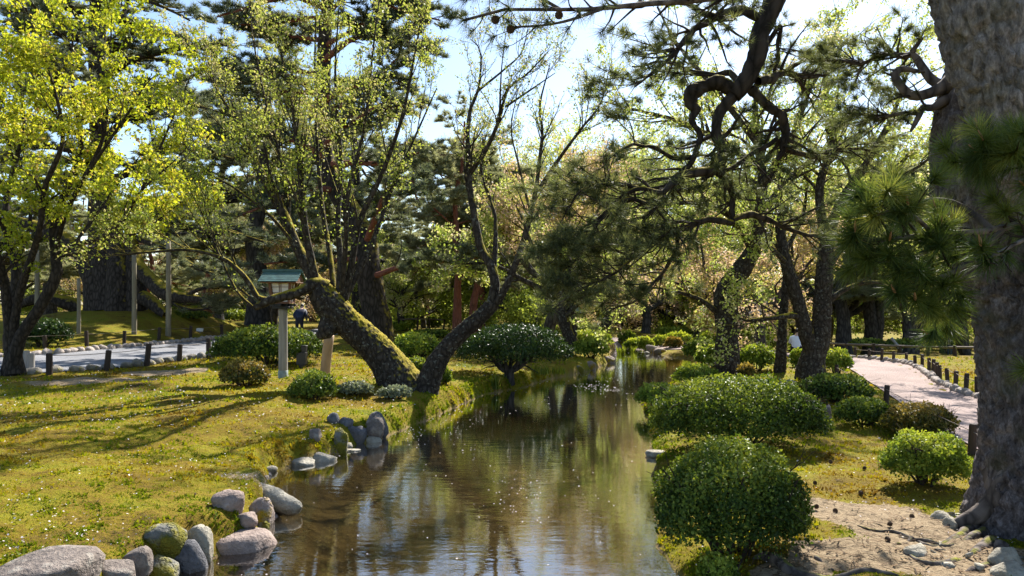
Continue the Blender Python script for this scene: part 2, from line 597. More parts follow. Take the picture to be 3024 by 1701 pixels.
for nm, arr in (('soil', soil), ('bed', bed)):
    at = me.attributes.new(nm, 'FLOAT', 'POINT')
    at.data.foreach_set('value', arr.astype(np.float32).ravel())
ground = tag(obj('ground', me), 'mossy lawn and banks along the stream', None, None, 'structure')

# gravel paths
def gravel_mat(name, lo, hi):
    k = NT(name)
    v = k.coord()
    n1, n2, n3 = k.noise(v, .8, 4), k.noise(v, 28, 5, .75), k.noise(v, 120, 3, .8)
    a = k.math('ADD', k.math('MULTIPLY', n1, .4), k.math('ADD', k.math('MULTIPLY', n2, .35), k.math('MULTIPLY', n3, .3)))
    c = k.ramp(a, [(.36, lo), (.68, hi)])
    p = k.n('BsdfPrincipled', Base__Color=c, Roughness=.95, Normal=k.bump(k.math('ADD', n2, n3), .7, .02))
    p.inputs['Specular IOR Level'].default_value = .1
    return k.surf(p.outputs[0])
def strip(name, A, B, m, label, nw=14):
    n = len(A)
    w = np.linspace(0, 1, nw)[None, :, None]
    XY = A[:, None] * (1 - w) + B[:, None] * w
    z = zground(XY[..., 0], XY[..., 1], False) + .022
    V = np.concatenate([XY, z[..., None]], -1)
    i = np.arange(n * nw).reshape(n, nw)
    b = MB()
    b.add(V.reshape(-1, 3), np.stack([i[:-1, :-1], i[:-1, 1:], i[1:, 1:], i[1:, :-1]], -1).reshape(-1, 4))
    return tag(obj(name, b.mesh(name, m, smooth=True)), label, None, None, 'structure')
def dense(A, n):
    return catmull(np.c_[A, np.zeros(len(A))], n)[:, :2]
path_left = strip('gravel_path', dense(LN, 120), dense(LF, 120), gravel_mat('grey_gravel', (.13, .13, .138), (.31, .31, .315)), 'pale grey gravel path behind the post and rope fence')
path_right = strip('gravel_path', dense(RL, 120), dense(RR_, 120), gravel_mat('pink_gravel', (.21, .16, .14), (.46, .36, .32)), 'pinkish gravel path curving away behind the clipped bushes')

# water
def water_material():
    k = NT('stream_water')
    v = k.coord((.55, 1.7, 1))
    n1 = k.noise(v, 3.4, 3, .55)
    n2 = k.noise(v, 11, 3, .6)
    big = k.noise(k.coord((.5, .35, 1)), .5, 2)
    h = k.math('ADD', k.math('MULTIPLY', n1, .75), k.math('MULTIPLY', n2, .30))
    h = k.math('MULTIPLY', h, k.math('ADD', k.math('MULTIPLY', big, 1.2), .15))
    nb = k.bump(h, .14, .03)
    fr = k.n('Fresnel', IOR=1.33, Normal=nb)
    gl = k.n('BsdfGlossy', Color=(1, 1, 1, 1), Roughness=.02, Normal=nb)
    tr = k.n('BsdfTransparent', Color=(.76, .73, .58, 1))
    fac = k.math('MULTIPLY', fr.outputs[0], 2.4, True)
    mx = k.n('MixShader', Fac=fac, i1=tr.outputs[0], i2=gl.outputs[0])
    return k.surf(mx.outputs[0])
cen = STREAM.copy()
nxt, prv = np.roll(cen, -1, 0), np.roll(cen, 1, 0)
tg = unit(nxt - prv)
nrm = np.stack([tg[:, 1], -tg[:, 0]], 1)
area = np.sum(cen[:, 0] * nxt[:, 1] - nxt[:, 0] * cen[:, 1])
exp_ = cen + nrm * (.55 if area > 0 else -.55)
me = bpy.data.meshes.new('stream_water')
me.from_pydata([(a, b, ZW) for a, b in exp_], [], [list(range(len(exp_)))])
if me.polygons[0].normal.z < 0:
    me.flip_normals()
me.materials.append(water_material())
tag(obj('stream_water', me), 'shallow brown stream reflecting sky and trees', None, None, 'structure')

# ------------------------------------------------------------------ shared materials
M = {}
M['stone'] = plain_mat('grey_stone', (.30, .28, .25), .85, .45, 7, .25, .5)
def stone_mat(name, lo, hi, moss=0.0, lichen=0.0, mcol=(.20, .19, .02)):
    k = NT(name)
    v = k.coord()
    n1, n2 = k.noise(v, 4, 5, .65), k.noise(v, 26, 4, .7)
    c = k.ramp(k.math('ADD', k.math('MULTIPLY', n1, .6), k.math('MULTIPLY', n2, .4)), [(.32, lo), (.68, hi)])
    if lichen:
        c = k.mix(k.math('MULTIPLY', k.ramp(k.noise(v, 9, 3), [(.56, (0, 0, 0)), (.64, (1, 1, 1))]), lichen), c, (.45, .43, .36))
    h = k.math('ADD', n1, k.math('MULTIPLY', n2, .5))
    if moss:
        g = k.n('NewGeometry')
        n3 = k.noise(v, 3.2, 4, .6)
        f = k.ramp(k.math('ADD', n3, moss - .5), [(.48, (0, 0, 0)), (.58, (1, 1, 1))])
        mc = k.mix(k.noise(v, 14, 3), (mcol[0] * .5, mcol[1] * .6, mcol[2]), (mcol[0] * 1.5, mcol[1] * 1.3, mcol[2]))
        c = k.mix(f, c, mc)
        h = k.math('ADD', h, k.math('MULTIPLY', f, k.noise(v, 45, 3)))
    p = k.n('BsdfPrincipled', Base__Color=c, Roughness=.85, Normal=k.bump(h, 1.0, .06))
    p.inputs['Specular IOR Level'].default_value = .25
    return k.surf(p.outputs[0])
M['st_grey'] = stone_mat('grey_boulder', (.075, .062, .054), (.31, .255, .215), .14, .30)
M['st_pink'] = stone_mat('pinkish_stone', (.13, .095, .08), (.42, .33, .28), .14)
M['st_pale'] = stone_mat('pale_stone', (.18, .16, .12), (.48, .44, .35), .16)
M['st_moss'] = stone_mat('mossy_stone', (.10, .10, .085), (.32, .30, .25), .55)
M['st_dark'] = stone_mat('dark_stone', (.05, .05, .055), (.19, .185, .19), .08)
M['st_lich'] = stone_mat('lichen_stone', (.18, .14, .12), (.40, .33, .28), .45, 0, (.38, .27, .02))
M['kerb'] = stone_mat('kerb_stone', (.20, .165, .14), (.50, .43, .37), .12)
M['kerb_dark'] = stone_mat('low_kerb_stone', (.13, .12, .10), (.33, .30, .25), .40)
M['bark_cherry'] = bark_mat('mossy_cherry_bark', (.013, .010, .008), (.060, .049, .038), 10, .5, .40, (.20, .17, .016), .22)
M['bark_maple'] = bark_mat('dark_branch_bark', (.012, .010, .008), (.055, .044, .034), 12, .4, .15, (.10, .10, .015))
M['bark_pine'] = bark_mat('pine_bark', (.030, .024, .021), (.17, .14, .12), 8, .35, .12)
M['bark_pine_moss'] = bark_mat('mossy_pine_bark', (.012, .010, .008), (.062, .050, .041), 7, .35, .40, (.19, .16, .016))
M['bark_red'] = bark_mat('red_pine_bark', (.06, .024, .016), (.24, .105, .07), 7, .35, .05, red=(.20, .075, .05))
M['bark_far'] = bark_mat('dark_far_bark', (.020, .018, .017), (.085, .075, .068), 6, .3, .08)
M['twig'] = plain_mat('dark_twig', (.045, .035, .027), .9, .4, 20, .1)
M['wood_grey'] = plain_mat('weathered_wood', (.27, .25, .22), .85, .3, 14, .2, .4, (1, 1, .08))
M['wood_dark'] = plain_mat('dark_stained_post', (.050, .036, .028), .8, .35, 14, .2, .3, (1, 1, .1))
M['wood_pole'] = plain_mat('mossy_support_pole', (.21, .18, .12), .85, .4, 10, .2, .4, (1, 1, .08))
M['wood_prop'] = plain_mat('peeled_log', (.34, .235, .15), .75, .25, 10, .2, .3, (1, 1, .06))
M['rope'] = plain_mat('thin_rope', (.16, .13, .10), .9, .2)
M['leaf_maple'] = leaf_mat('yellow_green_leaf', [(.16, .22, .02), (.32, .38, .03), (.45, .47, .045), (.54, .50, .07), (.42, .27, .15)], .55, .5, .3, (1.25, 1.2, .6))
M['leaf_cherry'] = leaf_mat('olive_young_leaf', [(.13, .18, .025), (.27, .33, .05), (.38, .41, .08), (.42, .39, .14), (.44, .36, .27)], .5, .5, .3, (1.15, 1.15, .85))
M['leaf_spring'] = leaf_mat('fresh_spring_leaf', [(.18, .25, .04), (.35, .42, .075), (.49, .53, .13), (.57, .53, .26), (.66, .54, .46)], .5, .5, .25, (1.12, 1.12, .9))
M['leaf_pink'] = leaf_mat('bronze_pink_leaf', [(.26, .27, .05), (.42, .40, .09), (.52, .42, .22), (.60, .44, .34), (.66, .54, .46)], .5, .5, .25, (1.15, 1.05, .85))
M['leaf_lime'] = leaf_mat('soft_lime_leaf', [(.16, .21, .04), (.27, .34, .06), (.38, .43, .09)], .55, .6, .2)
M['leaf_dark'] = leaf_mat('dark_glossy_leaf', [(.014, .034, .008), (.030, .062, .012), (.058, .095, .018)], .25, .42, .3)
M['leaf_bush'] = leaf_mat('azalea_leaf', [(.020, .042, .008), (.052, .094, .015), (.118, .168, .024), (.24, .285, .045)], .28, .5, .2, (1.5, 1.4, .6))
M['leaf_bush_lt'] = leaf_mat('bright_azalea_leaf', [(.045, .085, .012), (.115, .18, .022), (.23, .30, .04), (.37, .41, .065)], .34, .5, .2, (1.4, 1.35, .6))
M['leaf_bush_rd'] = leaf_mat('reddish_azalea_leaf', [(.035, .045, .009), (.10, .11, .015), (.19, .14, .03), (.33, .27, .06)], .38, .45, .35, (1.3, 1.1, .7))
M['leaf_grey'] = leaf_mat('silvery_leaf', [(.10, .13, .08), (.18, .21, .14), (.28, .31, .22)], .3, .5, .3)
M['needle_far'] = leaf_mat('far_pine_needle', [(.034, .056, .042), (.080, .108, .072), (.16, .18, .11), (.28, .29, .17)], .40, .5, .25)
M['needle_mid'] = leaf_mat('grey_green_pine_needle', [(.11, .135, .085), (.22, .24, .15), (.36, .37, .24), (.48, .47, .32)], .5, .5, .25)
M['needle_near'] = leaf_mat('near_pine_needle', [(.030, .045, .024), (.075, .098, .046), (.16, .18, .075), (.32, .32, .15)], .48, .5, .22)
M['needle_front'] = leaf_mat('front_pine_needle', [(.024, .048, .014), (.065, .105, .024), (.15, .19, .036), (.44, .42, .11)], .35, .5, .25)
M['blade'] = leaf_mat('green_blade', [(.08, .13, .012), (.17, .22, .02), (.26, .28, .03)], .5, .4, .35)
M['moss_blade'] = leaf_mat('moss_tuft', [(.12, .165, .007), (.22, .25, .009), (.32, .28, .012), (.25, .165, .014), (.11, .065, .014)], .45, .7, .15, (1.25, 1.15, .6))
M['petal'] = leaf_mat('white_petal', [(.70, .62, .62), (.80, .74, .72)], .3, .6, .2, (1, 1, 1))
# ------------------------------------------------------------------ moss, petals, blades (uncountable)
def scatter_ground(n, x0, x1, y0, y1, dens=1.6):
    u = rng.random(n)
    y = (y0 ** (1 - dens) + u * (y1 ** (1 - dens) - y0 ** (1 - dens))) ** (1 / (1 - dens))
    x = rng.uniform(x0, x1, n) * (y + 2) / 10
    return x, y
def moss_tufts():
    xa, ya = scatter_ground(300000, -8.6, 8.6, 5.2, 30, 2.1)
    # extra tufts on the steep edge of the banks
    sh = np.array([q for q in LEFT_SHORE + RIGHT_SHORE if q[1] < 24])
    sa = dense(np.array([q for q in LEFT_SHORE if q[1] < 24]), 3000)
    sb = dense(np.array([q for q in RIGHT_SHORE if q[1] < 24]), 3000)
    w = np.concatenate([1 / sa[:, 1] ** 1.2, .5 / sb[:, 1] ** 1.2])
    k = rng.choice(6000, 30000, p=w / w.sum())
    q = np.concatenate([sa, sb])[k] + rng.normal(size=(30000, 2)) * .13
    x, y = np.concatenate([xa, q[:, 0]]), np.concatenate([ya, q[:, 1]])
    d = sdf(x, y, STREAM)
    z = zground(x, y)
    dp = np.minimum(sdf(x, y, LPOLY), sdf(x, y, RPOLY))
    so = soil_mask(x, y)
    k = (z > ZW + .02) & (d < 40) & (dp > .05) & (so < .25 + .5 * rng.random(len(x)) ** 3)
    p3 = np.stack([x, y, x * 0], 1)
    cl = fbm(p3 * 6.5, 3, 8)
    k &= (cl + rng.normal(size=len(x)) * .25 > -.50)
    x, y, z, cl, d = x[k], y[k], z[k], cl[k], d[k]
    n = len(x)
    p3 = np.stack([x, y, x * 0], 1)
    p = np.stack([x, y, z - .004], 1)
    nz = fbm(p3 * .6, 3, 41) * 1.5 + fbm(p3 * 2.6, 2, 45) * .9
    green = ss(1.3, .15, d) * .22 + .22 * ss(.5, 2.5, x) * ss(16, 11, y)
    r = np.clip(.50 + nz * .55 - green - cl * .45 + rng.normal(size=n) * .11, 0, 1)
    h = (.011 + .022 * rng.random(n) ** 1.5) * (.75 + .9 * ss(-.2, .5, cl)) * np.clip(y / 8.5, .9, 2.4)
    a = rng.random(n) * 2 * np.pi
    w = h * rng.uniform(.5, 1.1, n)
    side = np.stack([np.cos(a), np.sin(a), np.zeros(n)], 1)
    lean = rng.normal(size=(n, 3)) * .6
    lean[:, 2] = 1
    tip = p + unit(lean) * h[:, None]
    V = np.stack([p - side * w[:, None] * .5, p + side * w[:, None] * .5, tip], 1).reshape(-1, 3)
    b = MB()
    b.add(V, T=np.arange(n * 3).reshape(-1, 3), rt=r)
    tag(obj('moss', b.mesh('moss', M['moss_blade'])), 'yellow green moss covering the banks', 'moss', None, 'stuff')
moss_tufts()

def discs(b, p, s, tilt=.4, n5=5):
    n = len(p)
    nr = unit(np.stack([rng.normal(size=n) * tilt, rng.normal(size=n) * tilt, np.ones(n)], 1))
    u = unit(np.cross(nr, rng.normal(size=(n, 3))))
    v = np.cross(nr, u)
    a = np.arange(n5) * 2 * np.pi / n5
    rad = np.asarray(s)[:, None] * rng.uniform(.7, 1.15, (n, n5))
    V = p[:, None] + (u[:, None] * np.cos(a)[None, :, None] + v[:, None] * np.sin(a)[None, :, None]) * rad[..., None]
    i = np.arange(n * n5).reshape(n, n5)
    T = np.concatenate([i[:, [0, k, k + 1]] for k in range(1, n5 - 1)])
    r = rng.random(n)
    b.add(V.reshape(-1, 3), T=T, rt=np.tile(r, n5 - 2))
def petals():
    x, y = scatter_ground(11000, -8.6, 8.0, 5.4, 26, 2.0)
    d = sdf(x, y, STREAM)
    dp = np.minimum(sdf(x, y, LPOLY), sdf(x, y, RPOLY))
    keep = (d > .15) & (dp > .05) & ((x < 0) | (rng.random(len(x)) < .30))
    keep &= vnoise(np.stack([x * .7, y * .7, x * 0], 1), 71) + rng.normal(size=len(x)) * .5 > -.1
    x, y = x[keep], y[keep]
    b = MB()
    discs(b, np.stack([x, y, zground(x, y) + .04], 1), rng.uniform(.006, .014, len(x)) * np.clip(y / 9, .85, 2), .5)
    tag(obj('fallen_petals', b.mesh('fallen_petals', M['petal'])), 'white cherry petals scattered over the moss', 'petals', None, 'stuff')
    x = rng.uniform(-5, 9, 26000)
    y = 6 + 31 * rng.random(26000) ** 1.6
    d = sdf(x, y, STREAM)
    cl = fbm(np.stack([x * .8, y * .45, x * 0], 1), 3, 91)
    keep = (d < -.04) & (cl + .25 * ss(12, 26, y) + rng.normal(size=len(x)) * .12 > .50)
    keep |= (d < -.04) & (rng.random(len(x)) < .018)
    x, y = x[keep], y[keep]
    b = MB()
    discs(b, np.stack([x, y, np.full(len(x), ZW + .004)], 1), rng.uniform(.005, .014, len(x)) * np.clip(y / 11, .9, 2.0), .03)
    tag(obj('floating_petals', b.mesh('floating_petals', M['petal'])), 'pale petals floating on the stream', 'petals', None, 'stuff')
petals()
def litter():
    x, y = scatter_ground(60000, -6, 8.6, 5.2, 24, 1.7)
    d = sdf(x, y, STREAM)
    so = soil_mask(x, y)
    k = (d > .1) & (rng.random(len(x)) < .03 + so * .55) & (rng.random(len(x)) < .6)
    x, y = x[k], y[k]
    n = len(x)
    p = np.stack([x, y, zground(x, y) + .012], 1)
    a = rng.random(n) * 6.283
    l = rng.uniform(.012, .05, n)[:, None]
    e = np.stack([np.cos(a), np.sin(a), rng.normal(size=n) * .12], 1)
    s_ = np.stack([-np.sin(a), np.cos(a), np.zeros(n)], 1)
    w = rng.uniform(.002, .007, n)[:, None] * np.clip(y / 8, 1, 2)[:, None]
    V = np.stack([p - e * l - s_ * w, p + e * l - s_ * w, p + e * l + s_ * w, p - e * l + s_ * w], 1).reshape(-1, 3)
    b = MB()
    b.add(V, np.arange(n * 4).reshape(-1, 4), rq=rng.random(n))
    tag(obj('needle_litter', b.mesh('needle_litter', leaf_mat('dry_litter', [(.03, .02, .012), (.10, .06, .03), (.22, .14, .07)], .1, .8, .1))), 'dry needles and leaf bits on the bare soil', 'litter', None, 'stuff')
litter()

# ------------------------------------------------------------------ stones
def stone_mesh(name, rx, ry, rz, seed, m, rough=.30, sub=3, power=.8, flat=0.0):
    bm = bmesh.new()
    bmesh.ops.create_icosphere(bm, subdivisions=sub, radius=1)
    v = np.array([q.co[:] for q in bm.verts])
    v = np.sign(v) * np.abs(v) ** power
    v = v * (1 + rough * .12 * fbm(v * 7 + seed, 2, seed + 8)[:, None] + rough * fbm(v * 1.1 + seed * 3.7, 2, seed)[:, None] + rough * .35 * fbm(v * 3.1 + seed, 2, seed + 3)[:, None])
    # a few flat facets, as on broken river stone
    r2 = np.random.default_rng(seed)
    for q in range(9):
        nn = unit(r2.normal(size=3))
        dd = v @ nn
        lim = r2.uniform(.58, .88)
        v = v - np.outer(np.maximum(dd - lim, 0) * .88, nn)
    if flat:
        v[:, 2] = np.where(v[:, 2] > flat, flat + (v[:, 2] - flat) * .25, v[:, 2])
    v = v * np.array([rx, ry, rz])
    for q, c in zip(bm.verts, v):
        q.co = c
    me = bpy.data.meshes.new(name)
    bm.to_mesh(me)
    bm.free()
    me.materials.append(m)
    me.polygons.foreach_set('use_smooth', np.ones(len(me.polygons), bool))
    return me
def stone(x0, x1, yt, yb, m, label, seed, dep=.85, rot=0, flat=0, power=.82, rough=.34, group=None, tilt=0):
    g = GP((x0 + x1) / 2, yb)
    Y = g[1]
    rx = (x1 - x0) / 2 * Y / F * 1.14
    ry = rx * dep
    ang = (yb - HY) / F
    vis = (yb - yt) * Y / F
    h = max(vis - ang * ry * 1.2, vis * .45, .05)
    o = obj('stone', stone_mesh('stone', rx * 1.06, ry * 1.1, h * .92, seed, M[m], rough, 3, power, flat), None, (g[0], Y + ry * .75, g[2] + h * .04))
    o.rotation_euler = (0, math.radians(tilt), math.radians(rot))
    return tag(o, label, 'stone', group)
ST = [
 (-40, 235, 1600, 1735, 'st_grey', 'large grey boulder in the bottom left corner', 41, .8, 0, 0),
 (175, 262, 1618, 1705, 'st_grey', 'grey boulder piece split from the large corner boulder', 2, .8, 10, 0),
 (263, 385, 1645, 1725, 'st_grey', 'grey sloping stone at bottom edge right of corner boulder', 3, .8, -10, 0),
 (338, 425, 1598, 1690, 'st_grey', 'upright grey stone right of the corner boulder, bare on top', 4, .8, 0, 0),
 (405, 527, 1525, 1640, 'st_moss', 'dark angular mossy stone above the water by the left corner', 5, .8, 20, 0),
 (417, 500, 1632, 1720, 'st_moss', 'low mossy stone at the bottom edge between two grey stones', 6, .8, 0, 0),
 (531, 610, 1551, 1650, 'st_pale', 'pale egg shaped stone standing at the water edge', 7, .8, 0, 0),
 (496, 586, 1594, 1690, 'st_dark', 'dark wet stone in front of the pale egg shaped stone', 8, .8, 0, 0),
 (582, 767, 1527, 1633, 'st_pink', 'broad flat topped pinkish stone jutting into the water', 9, .75, -12, .45),
 (682, 750, 1513, 1560, 'st_pink', 'small rounded stone between the flat stone and the lichen stone', 10, .8, 0, 0),
 (708, 797, 1458, 1540, 'st_lich', 'stone with orange yellow lichen beside the long rock', 11, .8, 15, 0),
 (625, 708, 1445, 1508, 'st_pink', 'smooth rounded pinkish stone set in bright moss', 12, .85, 0, 0),
 (861, 926, 1346, 1376, 'st_pale', 'low pale stone at the water edge, left of a white one', 14, .7, 0, 0),
 (900, 985, 1330, 1366, 'st_pale', 'low whitish stone at the water edge below the mossy bank', 15, .7, 0, 0),
 (909, 944, 1264, 1299, 'st_grey', 'lone grey stone sitting on the mossy slope', 16, .8, 0, 0),
 (965, 1002, 1214, 1247, 'st_dark', 'uppermost small dark stone of the bank cluster', 17, .8, 0, 0),
 (1000, 1041, 1228, 1254, 'st_dark', 'dark stone wedged in the middle of the bank cluster', 18, .8, 0, 0),
 (975, 1018, 1253, 1330, 'st_moss', 'tall mossy stone at the left end of the bank cluster', 19, .8, 0, 0),
 (1021, 1076, 1254, 1311, 'st_dark', 'rounded dark stone at the foot of the bank cluster', 20, .8, 0, 0),
 (1071, 1123, 1227, 1296, 'st_grey', 'smooth grey upright stone of the bank cluster beside the water', 21, .7, 0, 0),
 (1088, 1137, 1214, 1268, 'st_dark', 'dark slate coloured stone behind the smooth upright one', 22, .8, 0, 0),
 (1070, 1128, 1284, 1308, 'st_pale', 'low wet stone at the foot of the smooth upright one', 23, .6, 0, 0),
 (1018, 1060, 1320, 1334, 'st_pale', 'flat whitish stone lying in the water below the bank cluster', 24, .6, 0, .4),
 (1914, 1975, 1318, 1345, 'st_pale', 'flat stone at the right shore under the wide bush', 25, .7, 0, .4),
 (1692, 1730, 1080, 1099, 'st_moss', 'small mossy rock at the tip of the far left bank', 26, .7, 0, 0),
 (1722, 1764, 1066, 1092, 'st_lich', 'brownish mossy rock at the point of the far left bank', 27, .7, 0, 0),
 (1775, 1812, 1046, 1072, 'st_lich', 'orange mossy rock below the rounded bush on the far bank', 28, .7, 0, 0),
 (1912, 1946, 1014, 1040, 'st_lich', 'yellow mossy rock among clipped bushes at the stream end', 29, .7, 0, 0),
 (1936, 1968, 1026, 1043, 'st_lich', 'low lichen rock touching the water at the stream end', 30, .7, 0, 0),
 (1902, 1920, 1036, 1045, 'st_pale', 'tiny white stone at the far water edge', 31, .7, 0, 0),
 (2768, 2815, 1507, 1545, 'st_pale', 'pale broken stone left of the big pine root flare', 32, .8, 0, 0),
 (2796, 2850, 1525, 1565, 'st_pale', 'pale stone tucked against the big pine root flare', 33, .8, 30, 0),
 (2690, 2752, 1610, 1650, 'st_pale', 'white flaky stone between the pine roots', 34, .8, 0, 0),
 (2935, 3020, 1600, 1668, 'st_pale', 'white flaky stone at the right edge below the trunk', 35, .8, 0, 0),
 (2960, 3060, 1655, 1720, 'st_pale', 'white rubble stone in the bottom right corner', 36, .8, 0, 0),
 (2308, 2352, 1120, 1138, 'st_pink', 'flat stone on the ground at the forked tree foot', 37, .7, 0, 0),
 (2420, 2466, 1196, 1240, 'st_pink', 'pinkish stone between two clipped bushes by the path', 38, .7, 0, 0),
]
for r in ST:
    stone(*r)
# small stones half sunk along the left water edge
def edge_stones():
    c = dense(np.array([q for q in LEFT_SHORE if q[1] < 13]), 400)
    s = np.concatenate([[0], np.cumsum(np.linalg.norm(np.diff(c, axis=0), axis=1))])
    ms = [stone_mesh('bank_stone', .085, .07, .06, 500 + q, M[['st_dark', 'st_moss', 'st_grey', 'st_pink', 'st_moss', 'st_pale'][q]], .36, 2) for q in range(6)]
    u = .3
    while u < s[-1] - .2:
        k = int(np.searchsorted(s, u))
        p = c[min(k, len(c) - 1)]
        sc = random.uniform(.5, 1.5)
        o = obj('bank_stone', random.choice(ms), None, (p[0] + random.uniform(-.10, .04), p[1] + random.uniform(-.08, .08), ZW + random.uniform(-.015, .03) * sc))
        o.scale = (sc, sc, sc * random.uniform(.7, 1.1))
        o.rotation_euler = (0, 0, random.uniform(0, 6.28))
        tag(o, 'small half sunk stone at the left water edge among larger stones', 'stone', 'small stones along the left water edge')
        u += random.uniform(.10, .42)
edge_stones()
# the long rock lying out over the water
def long_rock():
    pts = np.array([P(690, 1446, 8.55), P(745, 1452, 8.45), P(800, 1470, 8.25), P(850, 1492, 8.1), P(889, 1500, 8.0)])
    c = catmull(pts, 26)
    r = np.interp(np.linspace(0, 1, 26), [0, .1, .35, .6, .85, .95, 1], [.02, .09, .115, .12, .10, .075, .01])
    b = MB()
    batch_tubes(b, c[None], r[None], 16, .28, 4.5, 4)
    base = c[13]
    o = obj('stone', b.mesh('stone', M['st_pale'], base, True), None, base)
    tag(o, 'long grey rock lying out over the water like a log', 'stone')
long_rock()

# pale flaky chips around the big pine roots
chips = [stone_mesh('bark_chip', .05, .03, .012, 620 + q, M['st_pale'], .4, 1, .7) for q in range(4)]
for (cx_, cy_, n_, sx_, sy_) in [(2808, 1530, 12, 40, 16), (2720, 1625, 5, 60, 14), (2870, 1650, 8, 80, 22), (2970, 1680, 6, 50, 20)]:
    for q in range(n_):
        g = GP(cx_ + random.gauss(0, sx_), cy_ + random.gauss(0, sy_))
        s_ = random.uniform(.5, 1.5)
        o = obj('bark_chip', random.choice(chips), None, (g[0], g[1], g[2] + .008))
        o.scale = (s_, s_, s_ * random.uniform(.6, 1.6))
        o.rotation_euler = (random.uniform(-.6, .6), random.uniform(-.6, .6), random.uniform(0, 6.28))
        tag(o, 'pale flaky chip lying around the big pine roots', 'chip', 'pale chips around the big pine roots')

# brown stump by the near bush, pine cones
g = GP(2362, 1553)
o = obj('stump', stone_mesh('stump', .155, .14, .11, 88, plain_mat('stump_brown', (.085, .055, .035), .95, .5, 22, .1, .8, (1, 1, .2)), .25), None, (g[0], g[1] + .1, g[2] + .055))
tag(o, 'rounded brown stump on bare soil beside the nearest clipped bush', 'stump')
def cone_mesh():
    b = MB()
    for k in range(9):
        t = k / 8
        r = .026 * math.sin(math.pi * (.12 + .8 * t)) + .004
        nS = 8
        for q in range(nS):
            a = (q + .5 * (k % 2)) * 2 * math.pi / nS
            c = np.array([math.cos(a), math.sin(a), 0])
            e = np.array([-math.sin(a), math.cos(a), 0])
            z = .055 * t
            base = c * r * .45 + np.array([0, 0, z])
            tip = c * r * 1.15 + np.array([0, 0, z + .006])
            V = [base - e * .004, base + e * .004, tip + e * .008, tip - e * .008, base + np.array([0, 0, .012])]
            b.add(V, [[0, 1, 2, 3]], [[1, 4, 2], [2, 4, 3], [3, 4, 0]])
    return b.mesh('pine_cone', plain_mat('cone_brown', (.09, .055, .035), .8, .4, 30))
cm = cone_mesh()
for (zx, zy) in [(1000, 955), (1115, 975), (1315, 842), (1515, 1082), (1505, 1200), (1330, 657), (1095, 605), (1690, 1020), (960, 770), (765, 1105)]:
    g = GP(2024 + zx / 2.542, 1130 + zy / 2.542)
    o = obj('pine_cone', cm, None, (g[0], g[1], g[2] + .012))
    o.scale = (.75, .75, .75)
    o.rotation_euler = (random.uniform(1.0, 1.7), 0, random.uniform(0, 6))
    tag(o, 'small brown pine cone lying on the ground between bushes and big pine', 'pine cone', 'pine cones on the right bank')

# ------------------------------------------------------------------ kerbs (stones are parts of the paths)
def kerb(A, parent, y0, y1, step, size, m, inset):
    ms = [stone_mesh('kerb_stone', size * .56, size * .42, size * .42, 200 + k, M[m], .25, 2, .7) for k in range(6)]
    c = dense(A, 900)
    s = np.concatenate([[0], np.cumsum(np.linalg.norm(np.diff(c, axis=0), axis=1))])
    u = 0.0
    while u < s[-1]:
        k = min(int(np.searchsorted(s, u)), len(c) - 2)
        p = c[k]
        t = c[k + 1] - c[k]
        sc = random.uniform(.8, 1.25)
        if y0 <= p[1] <= y1:
            o = obj('kerb_stone', random.choice(ms), parent)
            n_ = np.array([-t[1], t[0]]) / (np.linalg.norm(t) + 1e-9) * inset
            x, y = p[0] + n_[0] + random.uniform(-.03, .03), p[1] + n_[1] + random.uniform(-.03, .03)
            o.location = (x, y, zg(x, y) + size * .16)
            o.rotation_euler = (random.uniform(-.15, .15), random.uniform(-.15, .15), math.atan2(t[1], t[0]) + random.uniform(-.25, .25))
            o.scale = (sc, random.uniform(.85, 1.15), random.uniform(.8, 1.2))
        u += step * sc
kerb(LF, path_left, 21.5, 38, .36, .36, 'kerb', .08)
kerb(LN, path_left, 16.5, 27, .42, .34, 'kerb_dark', -.08)
kerb(RR_, path_right, 13, 31, .27, .26, 'kerb', -.06)

# ------------------------------------------------------------------ fences
def post_mesh(name, r, h, m, S=10, sink=.1):
    b = MB()
    zs = [-sink, h * .5, h - .02, h]
    rs = [r * 1.02, r, r * .98, r * .82]
    c = np.array([[0.004 * math.sin(3 * z), 0, z] for z in zs])
    batch_tubes(b, c[None], np.array(rs)[None], S, cap=True)
    return b.mesh(name, m, smooth=False)
def fence(name, label, bases, r, hs, ropez, m='wood_dark', rope=True, rope_r=.008, sag=.02):
    """bases: list of ground points"""
    root = thing(name, label, 'fence', tuple(bases[0]))
    for k, g in enumerate(bases):
        h = hs[k] if isinstance(hs, (list, tuple)) else hs
        o = obj('post', post_mesh('post', r, h, M[m]), root)
        o.location = Vector(g) - Vector(bases[0])
        o.rotation_euler = (random.uniform(-.07, .07), random.uniform(-.09, .09), random.uniform(0, 3))
        o.scale = (1, 1, random.uniform(.88, 1.1))
    if rope:
        b = MB()
        for k in range(len(bases) - 1):
            a, c = np.array(bases[k]), np.array(bases[k + 1])
            t = np.linspace(0, 1, 8)[:, None]
            q = a * (1 - t) + c * t
            q[:, 2] += ropez - sag * 4 * (t[:, 0] * (1 - t[:, 0]))
            batch_tubes(b, q[None], np.full((1, 8), rope_r), 5)
        obj('rope', b.mesh('rope', M['rope'], bases[0], True), root)
    return root
z2 = lambda x, y: GP(x / 2.574, 560 + y / 2.574)
fence('rope_fence', 'low dark post and rope fence along the far edge of the grey path',
      [z2(40, 1225), z2(345, 1212), z2(660, 1195), z2(943, 1173), z2(1207, 1143), z2(1446, 1135), z2(1688, 1112)], .075, .58, .50)
fence('rope_fence', 'low dark post fence along the near edge of the grey path',
      [z2(375, 1410), z2(810, 1382), z2(1115, 1342), z2(1362, 1307), z2(1585, 1276)], .075, .57, .48)
